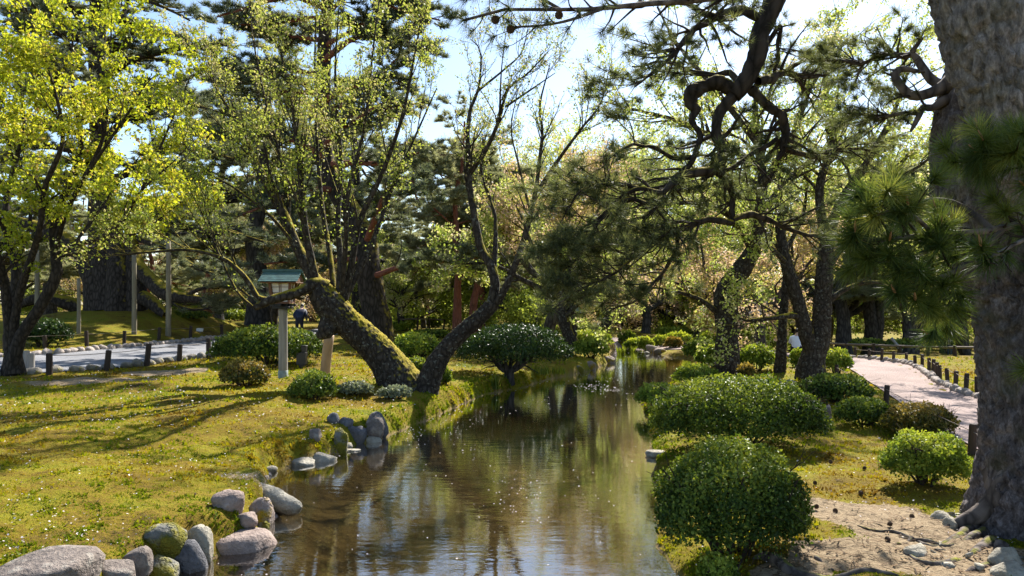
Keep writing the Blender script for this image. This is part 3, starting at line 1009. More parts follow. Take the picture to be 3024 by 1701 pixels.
# short wooden barrier beside the leafy tree
gb = [z2(200, 1370), z2(237, 1398)]
root = thing('path_barrier', 'short wooden barrier with crossbar beside the leafy tree at left', 'barrier', tuple(gb[0]))
for g in gb:
    o = obj('post', post_mesh('post', .085, .52, M['wood_grey']), root)
    o.location = Vector(g) - Vector(gb[0])
b = MB()
q = np.linspace(z2(130, 1340), z2(310, 1350), 6)
q[:, 2] += .26
q[:, 1] = gb[1][1] - .12
batch_tubes(b, q[None], np.full((1, 6), .032), 8, cap=True)
obj('crossbar', b.mesh('crossbar', M['wood_grey'], gb[0], True), root)
r4 = lambda x, y: GP(2200 + x / 3.389, 860 + y / 3.389)
fence('rope_fence', 'curving low post and rope fence on the far side of the pinkish path',
      [r4(1103, 662), r4(1241, 682), r4(1367, 697), r4(1485, 712), r4(1612, 725), r4(1703, 757), r4(1773, 764), r4(1843, 802), r4(1880, 828), r4(1915, 857), r4(1952, 883), r4(2028, 908), r4(2107, 952), r4(2210, 1008), r4(2325, 1048), r4(2480, 1120)], .052, .40, .33)
fence('rope_fence', 'near post and thin rope fence between the clipped bushes and pinkish path',
      [GP(2470, 1120), GP(2616, 1196), GP(2870, 1344), GP(3100, 1480)], .052, .40, .32, rope_r=.006)
fb = [GP(2436, 1036), GP(2500, 1040), GP(2580, 1043), GP(2660, 1046), GP(2740, 1049), GP(2820, 1052), GP(2900, 1054)]
fence('rail_fence', 'distant low dark rail fence across the lawn on the right', fb, .07, .42, .36, rope=True, rope_r=.055, sag=0)
fence('rail_fence', 'distant low dark rail fence by the far bright path', [GP(1180, 978), GP(1232, 976), GP(1268, 975), GP(1310, 977)], .06, .8, .72, rope=True, rope_r=.05, sag=0)

# ------------------------------------------------------------------ support poles of the giant pine
def pole(px, yt, yb, w, label, m='wood_pole', Y=None, lean=0.0):
    g = GP(px, yb) if Y is None else P(px, yb, Y)
    if Y is not None: g[2] = zg(g[0], g[1])
    top = EYE - (yt - HY) / F * g[1]
    h = top - g[2]
    b = MB()
    K = 7
    t = np.linspace(0, 1, K)
    c = np.stack([lean * t + .015 * np.sin(3 * t), 0 * t, -.2 + (h + .2) * t], 1)
    batch_tubes(b, c[None], (w * g[1] / F * .5 * (1.06 - .16 * t))[None], 10, .06, 3, 2, cap=True)
    o = obj('support_pole', b.mesh('support_pole', M[m], smooth=True), None, tuple(g))
    return tag(o, label, 'pole', 'support poles of the giant pine')
pole(232, 822, 985, 11, 'grey support pole just right of the leafy tree, before the dark trunk')
pole(396, 752, 988, 14, 'wooden support pole in front of the giant mossy trunk')
pole(497, 712, 993, 15, 'stout wooden support pole right of the giant mossy trunk')
pole(109, 738, 950, 14, 'pale support pole behind the leafy tree stems')
pole(67, 828, 914, 10, 'short support pole at the far left on the mound')
pole(676, 792, 940, 8, 'thin support pole left of the lantern roof')
pole(782, 868, 962, 8, 'dark short pole directly left of the lantern post', 'wood_dark')
pole(804, 900, 962, 7, 'thin pale pole closest to the lantern post')
pole(1082, 830, 970, 8, 'slim pole behind the leaning cherry trunk')
# slanted pale prop on the right lawn
g0, g1 = GP(2663, 1036), None
g1 = P(2632, 998, g0[1] + .3)
b = MB()
batch_tubes(b, np.linspace(g0, g1, 4)[None], np.full((1, 4), .07), 8, cap=True)
tag(obj('slanted_prop', b.mesh('slanted_prop', M['wood_grey'], g0, True), None, tuple(g0)), 'thin pale slanted prop between far trunks on right lawn', 'prop')

# wooden prop under the leaning cherry
g0 = GP(957, 1110)
g1 = P(973, 990, g0[1] - .15)
b = MB()
K = 7
batch_tubes(b, catmull([g0 - np.array([0, 0, .2]), (g0 + g1) / 2, g1], K)[None], np.linspace(.125, .115, K)[None], 12, .05, 3, cap=True)
tag(obj('tree_prop', b.mesh('tree_prop', M['wood_prop'], g0, True), None, tuple(g0)), 'tan log prop standing under the leaning mossy cherry trunk', 'prop')

# ------------------------------------------------------------------ box helper and lantern
def box(b, lo, hi, rnd=.5):
    x0, y0, z0 = lo
    x1, y1, z1 = hi
    V = [(x0, y0, z0), (x1, y0, z0), (x1, y1, z0), (x0, y1, z0), (x0, y0, z1), (x1, y0, z1), (x1, y1, z1), (x0, y1, z1)]
    b.add(V, [[0, 3, 2, 1], [4, 5, 6, 7], [0, 1, 5, 4], [1, 2, 6, 5], [2, 3, 7, 6], [3, 0, 4, 7]])
def boxes(name, lst, m, parent, bevel=.004):
    b = MB()
    for lo, hi in lst:
        box(b, lo, hi)
    o = obj(name, b.mesh(name, m), parent)
    if bevel:
        md = o.modifiers.new('bevel', 'BEVEL')
        md.width = bevel
        md.segments = 1
    return o
def lantern(loc, s=1.0, label='', simple=False):
    root = thing('wooden_lantern', label, 'lantern', tuple(loc))
    root.scale = (s, s, s)
    cop = plain_mat('green_copper', (.06, .13, .125), .6, .35, 9, .4, .2, (1, 1, 1), .2)
    wood = plain_mat('red_brown_wood', (.17, .085, .05), .7, .3, 12, .25, .3, (1, 1, .1))
    paper = plain_mat('white_paper', (.74, .70, .66), .8, .04, 6, .2, .05)
    blk = plain_mat('black_metal', (.02, .02, .022), .5, .3)
    b = MB()
    z = np.array([.17, .5, 1.0, 1.5, 1.585])
    batch_tubes(b, np.stack([0 * z, 0 * z, z], 1)[None], np.array([[.103, .101, .099, .098, .098]]), 20, cap=True)
    obj('pillar', b.mesh('pillar', M['wood_grey'], smooth=True), root)
    b = MB()
    z = np.array([-.1, .0, .168, .172])
    batch_tubes(b, np.stack([0 * z, 0 * z, z], 1)[None], np.array([[.112, .112, .110, .104]]), 20, cap=True)
    obj('base_sleeve', b.mesh('base_sleeve', plain_mat('pale_copper', (.25, .30, .28), .6, .2), smooth=True), root)
    boxes('bracket', [((-.19, -.19, 1.587), (.19, .19, 1.64)), ((-.13, -.13, 1.64), (.13, .13, 1.70)), ((-.05, -.30, 1.645), (.05, .30, 1.695)), ((-.30, -.05, 1.642), (.30, .05, 1.692))], blk, root)
    z0, z1 = 1.70, 2.21
    def tap(z): return .185 + (z - z0) / (z1 - z0) * .05
    b = MB()
    for sx in (-1, 1):
        for sy in (-1, 1):
            lo, hi = tap(z0), tap(z1)
            q = .028
            V = []
            for zz, e in ((z0, lo), (z1, hi)):
                cx, cy_ = sx * e, sy * e
                V += [(cx - q, cy_ - q, zz), (cx + q, cy_ - q, zz), (cx + q, cy_ + q, zz), (cx - q, cy_ + q, zz)]
            b.add(V, [[0, 3, 2, 1], [4, 5, 6, 7], [0, 1, 5, 4], [1, 2, 6, 5], [2, 3, 7, 6], [3, 0, 4, 7]])
    for zz in (z0 + .02, z1 - .03):
        e = tap(zz)
        for sy in (-1, 1):
            box(b, (-e + .03, sy * e - .022, zz - .02), (e - .03, sy * e + .022, zz + .025))
            box(b, (sy * e - .022, -e + .03, zz - .02), (sy * e + .022, e - .03, zz + .025))
    obj('frame', b.mesh('frame', wood), root)
    for k, (sx, sy) in enumerate(((0, -1), (0, 1), (-1, 0), (1, 0))):
        b = MB()
        lo, hi = tap(z0) - .008, tap(z1) - .008
        def pt(u, zz):
            e = tap(zz) - .010
            return (u * (e - .03) if sx == 0 else sx * e, sy * e if sx == 0 else u * (e - .03), zz)
        b.add([pt(-1, z0 + .045), pt(1, z0 + .045), pt(1, z1 - .05), pt(-1, z1 - .05)], [[0, 1, 2, 3]])
        w = obj('paper_pane', b.mesh('paper_pane', paper), root)
        b = MB()
        def bar(u0, u1, a, c):
            e0, e1 = tap(a), tap(c)
            off = .004
            if sx == 0:
                V = [(u0 * (e0 - .03), sy * e0 - off, a), (u1 * (e0 - .03), sy * e0 - off, a), (u1 * (e0 - .03), sy * e0 + off, a), (u0 * (e0 - .03), sy * e0 + off, a),
                     (u0 * (e1 - .03), sy * e1 - off, c), (u1 * (e1 - .03), sy * e1 - off, c), (u1 * (e1 - .03), sy * e1 + off, c), (u0 * (e1 - .03), sy * e1 + off, c)]
            else:
                V = [(sx * e0 - off, u0 * (e0 - .03), a), (sx * e0 - off, u1 * (e0 - .03), a), (sx * e0 + off, u1 * (e0 - .03), a), (sx * e0 + off, u0 * (e0 - .03), a),
                     (sx * e1 - off, u0 * (e1 - .03), c), (sx * e1 - off, u1 * (e1 - .03), c), (sx * e1 + off, u1 * (e1 - .03), c), (sx * e1 + off, u0 * (e1 - .03), c)]
            b.add(V, [[0, 3, 2, 1], [4, 5, 6, 7], [0, 1, 5, 4], [1, 2, 6, 5], [2, 3, 7, 6], [3, 0, 4, 7]])
        for u in (-.10, .10):
            bar(u - .035, u + .035, z0 + .045, z1 - .05)
        for zz in (z0 + .10, z0 + .22, z0 + .245, z0 + .37):
            bar(-1, 1, zz, zz + .012)
        obj('lattice', b.mesh('lattice', wood), w)
    # hipped gable roof with copper courses
    rw, rd, ze, zr = .43, .40, 2.20, 2.44
    b = MB()
    n = 5
    for sy in (-1, 1):
        for k in range(n):
            t0, t1 = k / n, (k + 1) / n
            y0, y1 = sy * rd * (1 - t0), sy * rd * (1 - t1)
            za, zb = ze + (zr - ze) * t0, ze + (zr - ze) * t1
            w = rw + .012
            th = .014
            V = [(-w, y0 * 1.03, za - .006), (w, y0 * 1.03, za - .006), (w - .006 * k, y1, zb), (-w + .006 * k, y1, zb),
                 (-w, y0 * 1.03, za + th), (w, y0 * 1.03, za + th), (w - .006 * k, y1, zb + th * .4), (-w + .006 * k, y1, zb + th * .4)]
            b.add(V, [[0, 3, 2, 1], [4, 5, 6, 7], [0, 1, 5, 4], [1, 2, 6, 5], [2, 3, 7, 6], [3, 0, 4, 7]])
    rf = obj('roof', b.mesh('roof', cop), root)
    boxes('ridge', [((-rw - .03, -.045, zr - .015), (rw + .03, .045, zr + .045))], cop, rf, .008)
    boxes('eave_board', [((-.40, -.36, ze - .035), (.40, .36, ze - .010))], wood, root, .004)
    for sx in (-1, 1):
        b = MB()
        x = sx * (rw - .05)
        b.add([(x, -rd + .03, ze), (x, rd - .03, ze), (x, 0, zr - .02)], T=[[0, 1, 2]])
        obj('gable_board', b.mesh('gable_board', wood), root)
    return root
gl = GP(836, 1116)
lantern(gl, 1.0, 'wooden garden lantern with green copper roof on a grey pillar')
g = GP(1328, 962)
lan2 = lantern(g, 1.0, 'distant garden lantern on a post beside the red pine trunks')
lan2.scale = (.85, .85, 1.05)

# dark electrical box with a lamp head behind the lantern
g = GP(892, 1088)
root = thing('utility_box', 'dark metal utility box standing right behind the lantern pillar', 'utility box', tuple(g))
dk = plain_mat('dark_box_paint', (.022, .020, .020), .45, .3, 8, .4)
boxes('cabinet', [((-.13, -.11, .10), (.13, .11, .44))], dk, root, .008)
boxes('foot', [((-.07, -.07, -.05), (.07, .07, .10))], dk, root, .004)
boxes('lamp_head', [((-.005, -.09, .442), (.125, .09, .60)), ((-.015, -.105, .60), (.138, .105, .625))], dk, root, .01)

# small tilted sign on the mossy lawn
g = GP(590, 985)
root = thing('small_sign', 'small blank white sign board on the mossy lawn behind the rope fence', 'sign', tuple(g))
o = boxes('board', [((-.16, -.01, -.09), (.16, .01, .09))], plain_mat('white_board', (.62, .60, .55), .6, .08), root, .003)
o.location = (0, 0, .17)
o.rotation_euler = (-.5, .1, .2)
boxes('stake', [((-.02, .012, -.05), (.02, .04, .15))], M['wood_grey'], root, 0)
# ------------------------------------------------------------------ clipped bushes
def bush(x0, x1, yt, yb, m, label, seed, dep=.85, lumps=.10, name='clipped_bush', group=None, cover=2.6, squash=1.0, open_=False, leaf=None, cat='bush', maxn=26000, lift=0.0):
    g = GP((x0 + x1) / 2, yb)
    Y = g[1]
    rx = (x1 - x0) / 2 * Y / F
    ry = rx * dep
    Yc = Y + ry * .5
    rx = (x1 - x0) / 2 * Yc / F
    cx = ((x0 + x1) / 2 - CX) / F * Yc
    gz = max(zg(cx, Yc), ZW)
    ztop = EYE - (yt - HY) / F * Yc
    H = max(ztop - gz, .25)
    base = np.array([cx, Yc, gz])
    s = leaf if leaf else max(.030, Yc * .0040)
    area = 2 * np.pi * ((rx * ry) ** 1.6 / 3 + 2 * ((rx + ry) / 2 * H) ** 1.6 / 3) ** (1 / 1.6)
    n = int(np.clip(cover * area / (.34 * s * s), 1200, maxn))
    r2 = np.random.default_rng(seed)
    d = r2.normal(size=(n, 3))
    d[:, 2] = np.abs(d[:, 2]) * .9 - .28
    d = unit(d)
    q = np.sign(d) * np.abs(d) ** .94                     # boxier than a sphere
    q = q / (np.linalg.norm(q, axis=1, keepdims=True) ** .85)
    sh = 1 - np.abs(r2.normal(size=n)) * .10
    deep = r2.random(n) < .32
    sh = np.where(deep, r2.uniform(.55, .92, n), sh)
    lum = 1 + lumps * fbm(d * 2.1 + seed, 3, seed) + .07 * vnoise(d * 7 + seed, seed + 2)
    zc = .34 * H + lift * H
    pos = q * (sh * lum)[:, None] * np.array([rx, ry, 1])
    up = d[:, 2] > 0
    pos[:, 2] = np.where(up, pos[:, 2] * (H - zc), pos[:, 2] * zc * 1.1) + zc
    pos[:, 2] = np.maximum(pos[:, 2], .02)
    pos += base
    low = (d[:, 2] < -.02) & (r2.random(n) < .5)
    b = MB()
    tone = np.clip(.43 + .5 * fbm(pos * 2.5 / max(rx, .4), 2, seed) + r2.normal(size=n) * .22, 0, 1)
    # sunlit tops, shaded insides and brighter far bushes are put into the leaf colour
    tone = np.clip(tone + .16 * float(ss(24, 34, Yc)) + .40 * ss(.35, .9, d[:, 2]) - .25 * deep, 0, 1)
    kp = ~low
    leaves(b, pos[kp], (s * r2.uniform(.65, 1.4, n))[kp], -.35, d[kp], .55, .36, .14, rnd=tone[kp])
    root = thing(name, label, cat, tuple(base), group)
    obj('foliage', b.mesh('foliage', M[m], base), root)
    b = MB()
    ns = int(np.clip(10 + rx * 10, 8, 34))
    a = r2.random(ns) * 2 * np.pi
    e = np.stack([np.cos(a) * rx * .85, np.sin(a) * ry * .85, r2.uniform(.5, .85, ns) * H], 1)
    st = np.stack([np.cos(a) * rx * .12, np.sin(a) * ry * .12, np.full(ns, -.08)], 1)
    t = np.linspace(0, 1, 6)[None, :, None]
    c = st[:, None] * (1 - t) + e[:, None] * t
    c[:, :, 2] = st[:, None, 2] * (1 - t[..., 0] ** .7) + e[:, None, 2] * t[..., 0] ** .7
    c += r2.normal(size=c.shape) * .02
    rr = (.012 + .010 * r2.random(ns))[:, None] * np.linspace(1, .35, 6)[None]
    batch_tubes(b, c, rr, 5)
    C2, R2 = spawn(c, rr, ns * 5, (rx * .3, rx * .6), (25, 60), .2, 4, .35, 1, .2, rmin=.004)
    batch_tubes(b, C2, R2, 3)
    obj('branches', b.mesh('branches', M['twig']), root)
    return root

BU = [
 # right bank, near to far
 (1925, 2390, 1297, 1690, 'leaf_bush', 'nearest rounded dark green clipped bush at the water edge', 301, .9),
 (1905, 2442, 1110, 1345, 'leaf_bush', 'largest wide clipped bush on the right bank, behind the nearest one', 302, .7),
 (1878, 2010, 1131, 1206, 'leaf_bush_lt', 'small bright green bush overhanging the water left of the largest bush', 303, .9),
 (1992, 2122, 1077, 1134, 'leaf_bush_lt', 'bright topped low bush at the foot of the mossy trunk by the stream', 304, .9),
 (2180, 2228, 1075, 1120, 'leaf_bush_rd', 'small brownish bush right behind the thick mossy trunk', 305, .9),
 (2310, 2452, 1130, 1190, 'leaf_bush', 'rounded bush directly behind the right end of the largest bush', 306, .9),
 (2363, 2573, 1102, 1196, 'leaf_bush', 'broad olive bush in front of the forked tree beside the path', 307, .8),
 (2463, 2634, 1173, 1268, 'leaf_bush', 'green bush left of the reddish bush along the path', 308, .8),
 (2608, 2818, 1190, 1292, 'leaf_bush_rd', 'reddish tinged clipped bush next to the pinkish path', 309, .75),
 (2618, 2854, 1268, 1452, 'leaf_bush_lt', 'light green open bush standing alone before the big pine', 310, .9),
 (2063, 2180, 1682, 1745, 'leaf_bush_lt', 'leafy sprig of a low bush at the bottom edge', 311, .9),
 (2055, 2102, 1028, 1078, 'leaf_bush_lt', 'small round bush left of the mossy trunk by the stream', 312, .9),
 (2084, 2126, 1019, 1086, 'leaf_bush_lt', 'upright bush partly behind the mossy trunk by the stream', 313, .9),
 (2018, 2122, 999, 1062, 'leaf_bush_lt', 'large sloping bush left of the mossy trunk, behind two small ones', 314, .8),
 (2178, 2292, 1016, 1098, 'leaf_bush_lt', 'leafy bush between the mossy trunk and the thin trunk', 315, .8),
 (2337, 2376, 1032, 1084, 'leaf_bush_lt', 'small bright bush between the thin trunk and forked tree', 316, .9),
 (2428, 2515, 1030, 1107, 'leaf_bush_lt', 'bright round bush right of the forked tree at path edge', 317, .8),
 # stream end
 (1685, 1805, 976, 1030, 'leaf_bush_lt', 'broad clipped bush behind the rounded one on the far left bank', 320, .8),
 (1697, 1796, 996, 1060, 'leaf_bush_lt', 'rounded clipped bush leaning over the far left bank', 321, .8),
 (1828, 1874, 979, 1016, 'leaf_bush', 'dark clipped bush at the stream end, left of the others', 322, .9),
 (1844, 1892, 1004, 1032, 'leaf_bush_lt', 'low bright bush at the very end of the stream', 323, .9),
 (1883, 1929, 996, 1036, 'leaf_bush_lt', 'round bush right of the low bright one at the stream end', 324, .9),
 (1930, 1977, 992, 1026, 'leaf_bush_lt', 'bright ball shaped bush in the middle of the stream end row', 325, .9),
 (1967, 2012, 997, 1028, 'leaf_bush_rd', 'brownish ball shaped bush right of the bright ball shaped bush', 326, .9),
 (1969, 2043, 983, 1018, 'leaf_bush_lt', 'wide bush behind the two ball shaped bushes', 327, .8),
 (1940, 2022, 970, 995, 'leaf_bush_lt', 'flat pale hedge behind the stream end bushes', 328, .6),
 (2068, 2124, 983, 1016, 'leaf_bush_lt', 'bush left of the mossy trunk, near the dark clothed person', 329, .8),
 (1660, 1775, 962, 984, 'leaf_bush_lt', 'low flat hedge beyond the far left bank', 330, .5),
 (2000, 2060, 965, 990, 'leaf_bush_lt', 'small pale bush at the feet of the dark clothed person', 331, .8),
 # left bank
 (632, 954, 963, 1084, 'leaf_bush', 'big dark domed bush behind the lantern pillar', 340, .75),
 (653, 796, 1064, 1141, 'leaf_bush_rd', 'loose pinkish green shrub left of the lantern pillar', 341, .9),
 (857, 994, 1097, 1181, 'leaf_bush', 'loose dark shrub in front of the log prop', 342, .9),
 (1150, 1316, 983, 1064, 'leaf_bush_lt', 'rounded bush seen between the two leaning cherry trunks', 343, .8),
 (1188, 1275, 1057, 1124, 'leaf_bush', 'dark small bush in the crook of the leaning cherry trunks', 344, .9),
 (1159, 1224, 948, 977, 'leaf_bush_lt', 'small round bush beside the mossy pine trunk', 345, .8),
 (1178, 1248, 928, 967, 'leaf_bush', 'taller bush behind the small round one by far path', 346, .8),
 (1258, 1300, 934, 967, 'leaf_bush', 'boxy far bush left of the distant lantern', 347, .8),
 (1214, 1333, 976, 997, 'leaf_bush', 'long low dark hedge behind the leaning cherry trunks', 348, .5),
 (1293, 1330, 1085, 1138, 'leaf_bush_lt', 'small leafy plant at the right foot of the leaning trunks', 349, .9),
 (50, 204, 940, 1028, 'leaf_dark', 'dark spreading shrub behind the rope fence at left', 350, .7),
 (1420, 1480, 1000, 1040, 'leaf_bush', 'dim bush left behind the dark mushroom shaped tree', 351, .8),
]
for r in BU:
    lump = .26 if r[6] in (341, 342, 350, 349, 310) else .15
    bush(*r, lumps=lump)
# low silvery ground plants
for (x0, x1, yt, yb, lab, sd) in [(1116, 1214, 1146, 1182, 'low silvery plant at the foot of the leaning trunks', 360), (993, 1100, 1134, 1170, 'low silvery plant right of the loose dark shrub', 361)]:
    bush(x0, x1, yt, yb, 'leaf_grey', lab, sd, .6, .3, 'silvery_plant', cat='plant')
# far hedges, a row of alike bushes
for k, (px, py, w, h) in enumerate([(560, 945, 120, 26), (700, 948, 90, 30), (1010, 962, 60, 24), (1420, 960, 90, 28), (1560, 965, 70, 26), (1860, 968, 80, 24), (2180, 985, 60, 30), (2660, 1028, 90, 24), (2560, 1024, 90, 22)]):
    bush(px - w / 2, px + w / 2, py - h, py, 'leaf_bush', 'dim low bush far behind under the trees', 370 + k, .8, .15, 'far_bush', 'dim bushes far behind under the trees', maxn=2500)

# iris and grass clumps at the water edge
def blades(px, py, n, h, spread, label):
    g = GP(px, py)
    b = MB()
    a = rng.random(n) * 2 * np.pi
    r = spread * np.sqrt(rng.random(n))
    st = np.stack([np.cos(a) * r, np.sin(a) * r, np.full(n, -.03)], 1)
    hh = h * rng.uniform(.55, 1.1, n)
    ln = rng.normal(size=(n, 2)) * .22
    tip = st + np.stack([ln[:, 0] * hh, ln[:, 1] * hh, hh], 1)
    mid = (st + tip) / 2 + np.stack([-ln[:, 0] * hh * .15, -ln[:, 1] * hh * .15, hh * .06], 1)
    w = .008 + g[1] * .00045
    sd = unit(np.cross(tip - st, rng.normal(size=(n, 3)))) * w
    V = np.stack([st - sd, st + sd, mid + sd * .8, mid - sd * .8, tip], 1).reshape(-1, 3)
    i = np.arange(n * 5).reshape(n, 5)
    rr = rng.random(n)
    b.add(V, i[:, [0, 1, 2, 3]], i[:, [3, 2, 4]], rr, rr)
    tag(obj('iris_clump', b.mesh('iris_clump', M['blade']), None, tuple(g)), label, 'plant')
blades(1463, 1152, 60, .42, .13, 'tall iris blades at the water edge before the dark mushroom shaped tree')
blades(1592, 1104, 90, .28, .35, 'bright grass blades right of the dark mushroom shaped tree')
blades(1640, 1102, 60, .25, .3, 'bright grass blades left of the mossy bank rocks')
blades(1832, 1046, 40, .45, .2, 'thin green reeds rising from water at the stream end')
blades(1868, 1040, 26, .35, .15, 'small reeds in water before the stream end bushes')
blades(2112, 1112, 20, .3, .10, 'pale spiky blades at the foot of the mossy trunk')

# ------------------------------------------------------------------ people
def person(name, label, loc, rz, joints, edges, radii, slots, mats, H=1.0, hair=None, extra=None):
    me = bpy.data.meshes.new('body')
    me.from_pydata(joints, edges, [])
    o = bpy.data.objects.new('tmp_body', me)
    COL.objects.link(o)
    sk = o.modifiers.new('skin', 'SKIN')
    ly = me.skin_vertices[0].data if len(me.skin_vertices) else None
    if ly is None:
        bpy.context.view_layer.objects.active = o
        ly = me.skin_vertices[0].data
    for k, r in enumerate(radii):
        ly[k].radius = (r, r) if not isinstance(r, tuple) else r
        ly[k].use_root = (k == 0)
    sb = o.modifiers.new('sub', 'SUBSURF')
    sb.levels = sb.render_levels = 2
    dg = bpy.context.evaluated_depsgraph_get()
    ev = o.evaluated_get(dg)
    nm = bpy.data.meshes.new_from_object(ev)
    bpy.data.objects.remove(o)
    nm.name = 'body'
    nm.materials.clear()
    for m in mats:
        nm.materials.append(m)
    J = np.array(joints)
    for f in nm.polygons:
        c = np.array(f.center)
        f.material_index = slots[int(np.argmin(((J - c) ** 2).sum(1)))]
        f.use_smooth = True
    root = thing(name, label, 'person', tuple(loc), None, rz)
    root.scale = (H, H, H)
    obj('body', nm, root)
    if hair is not None:
        c, r, m = hair
        h = obj('hair', stone_mesh('hair', r * .92, r * 1.0, r, 7, m, .06, 3, 1.0), root)
        h.location = c
    return root
skin = plain_mat('skin', (.50, .32, .24), .6, .05, 5, .3, .02)
hairm = plain_mat('black_hair', (.012, .010, .009), .5, .3, 30)
navy = plain_mat('navy_jacket', (.012, .018, .045), .6, .25, 9, .3, .3, (1, 1, 6))
navy2 = plain_mat('dark_navy_trousers', (.008, .010, .022), .8, .2)
white = plain_mat('white_shirt', (.72, .74, .80), .8, .06, 8, .2, .1)
cream = plain_mat('cream_jacket', (.55, .52, .46), .8, .08, 8, .2, .1)
jean = plain_mat('blue_jeans', (.045, .075, .13), .8, .2)
blackc = plain_mat('black_cloth', (.012, .012, .014), .8, .2)
pale_blue = plain_mat('pale_blue_cloth', (.38, .52, .70), .8, .1)
#           pelvis       waist          chest         neck          head          crown         hipL          kneeL         ankleL        toeL           hipR ...
J0 = [(0, 0, .95), (0, 0, 1.12), (0, 0, 1.34), (0, 0, 1.50), (0, -.02, 1.58), (0, -.02, 1.70),
      (.10, 0, .88), (.11, -.02, .50), (.11, .02, .09), (.12, -.14, .04), (-.10, 0, .88), (-.11, -.02, .50), (-.11, .02, .09), (-.12, -.14, .04),
      (.19, 0, 1.42), (.25, .02, 1.15), (.24, -.10, .92), (.235, -.13, .82), (-.19, 0, 1.42), (-.25, .02, 1.15), (-.24, -.10, .92), (-.235, -.13, .82)]
E0 = [(0, 1), (1, 2), (2, 3), (3, 4), (4, 5), (0, 6), (6, 7), (7, 8), (8, 9), (0, 10), (10, 11), (11, 12), (12, 13), (2, 14), (14, 15), (15, 16), (16, 17), (2, 18), (18, 19), (19, 20), (20, 21)]
R0 = [(.15, .11), (.14, .10), (.16, .11), .055, .085, .075, .085, .06, .045, .04, .085, .06, .045, .04, .065, .05, .04, .035, .065, .05, .04, .035]
S0 = [1, 0, 0, 2, 2, 2, 1, 1, 1, 3, 1, 1, 1, 3, 0, 0, 0, 2, 0, 0, 0, 2]
def bend(J, ang, pivot=(0, 0, 1.0)):
    """bow the upper body forward (towards -y)"""
    out = []
    for k, p in enumerate(J):
        if k in (1, 2, 3, 4, 5, 14, 15, 16, 17, 18, 19, 20, 21):
            f = 1.0 if k != 1 else .5
            y, z = p[1] - pivot[1], p[2] - pivot[2]
            a = math.radians(ang) * f
            out.append((p[0], pivot[1] + y * math.cos(a) - z * math.sin(a), pivot[2] + y * math.sin(a) + z * math.cos(a)))
        else:
            out.append(p)
    return out
def place(px, Y):
    x = (px - CX) / F * Y
    return (x, Y, zg(x, Y))
J1 = bend(J0, 38)
J1[16] = (.20, -.42, .92); J1[17] = (.15, -.50, .95); J1[20] = (-.20, -.42, .92); J1[21] = (-.15, -.50, .95)
R1 = list(R0); R1[1] = (.19, .15); R1[2] = (.22, .16); R1[14] = .09; R1[18] = .09; R1[15] = .075; R1[19] = .075
person('person', 'person in a navy quilted jacket bending forward behind the lantern', place(884, 33), math.pi, J1, E0, R1, S0, [navy, navy2, skin, blackc], 1.05, ((0, -.44, 1.52), .105, hairm))
J2 = list(J0); J2[15] = (.40, -.05, 1.40); J2[16] = (.60, -.12, 1.42); J2[17] = (.68, -.14, 1.43)
person('person', 'dark clothed person with one arm out among the far bushes', place(2055, 42), .3, J2, E0, R0, S0, [blackc, blackc, skin, blackc], 1.0, ((0, 0, 1.66), .105, hairm))
# crouching person in white
J3 = [(0, 0, .24), (0, -.05, .42), (0, -.14, .62), (0, -.22, .74), (0, -.26, .80), (0, -.30, .90),
      (.11, -.05, .22), (.16, -.36, .42), (.14, -.14, .09), (.14, -.28, .04), (-.11, -.05, .22), (-.16, -.36, .42), (-.14, -.14, .09), (-.14, -.28, .04),
      (.19, -.14, .66), (.27, -.22, .48), (.18, -.40, .44), (.12, -.46, .44), (-.19, -.14, .66), (-.27, -.22, .48), (-.18, -.40, .44), (-.12, -.46, .44)]
person('person', 'person in a white shirt crouching between the two mossy trunks', place(2350, 29.5), math.pi * .8, J3, E0, R0, S0, [white, blackc, skin, blackc], 1.15, ((0, -.26, .88), .105, hairm))
person('person', 'distant person in cream jacket and jeans standing on the right lawn', place(2804, 57), 2.6, J0, E0, R0, S0, [cream, jean, skin, blackc], .86, ((0, 0, 1.66), .105, hairm))
person('person', 'far off person in pale blue behind the low hedge', place(1707, 62), .4, J0, E0, R0, S0, [pale_blue, blackc, skin, blackc], .95, ((0, 0, 1.66), .105, hairm))
# bag of the cream jacketed person
g = place(2812, 56.6)
o = obj('shoulder_bag', stone_mesh('shoulder_bag', .13, .09, .17, 91, blackc, .08, 2, .6), None, (g[0], g[1], g[2] + 1.05))
tag(o, 'black bag on the shoulder of the cream jacketed person', 'bag')
# folded black and white pointed cloth (closed parasol) next to the crouching person
g = place(2360, 30.4)
root = thing('folded_parasol', 'closed black parasol with a white pointed tip behind the forked tree', 'parasol', g)
for nm, m, zs, rs in (('canopy', blackc, [.12, .3, .55, .80], [.10, .20, .185, .125]), ('tip', white, [.802, .95, 1.10, 1.20], [.122, .085, .04, .006])):
    b = MB()
    z = np.linspace(zs[0], zs[-1], 12)
    c = np.stack([0 * z, 0 * z, z], 1)
    batch_tubes(b, c[None], np.interp(z, zs, rs)[None], 18, .14, 9, 3, cap=True)
    obj(nm, b.mesh(nm, m, smooth=True), root)
b = MB()
batch_tubes(b, np.array([[[0, 0, -.1], [0, 0, .2], [0, 0, .6]]]), np.full((1, 3), .02), 8)
obj('pole', b.mesh('pole', M['wood_dark'], smooth=True), root)
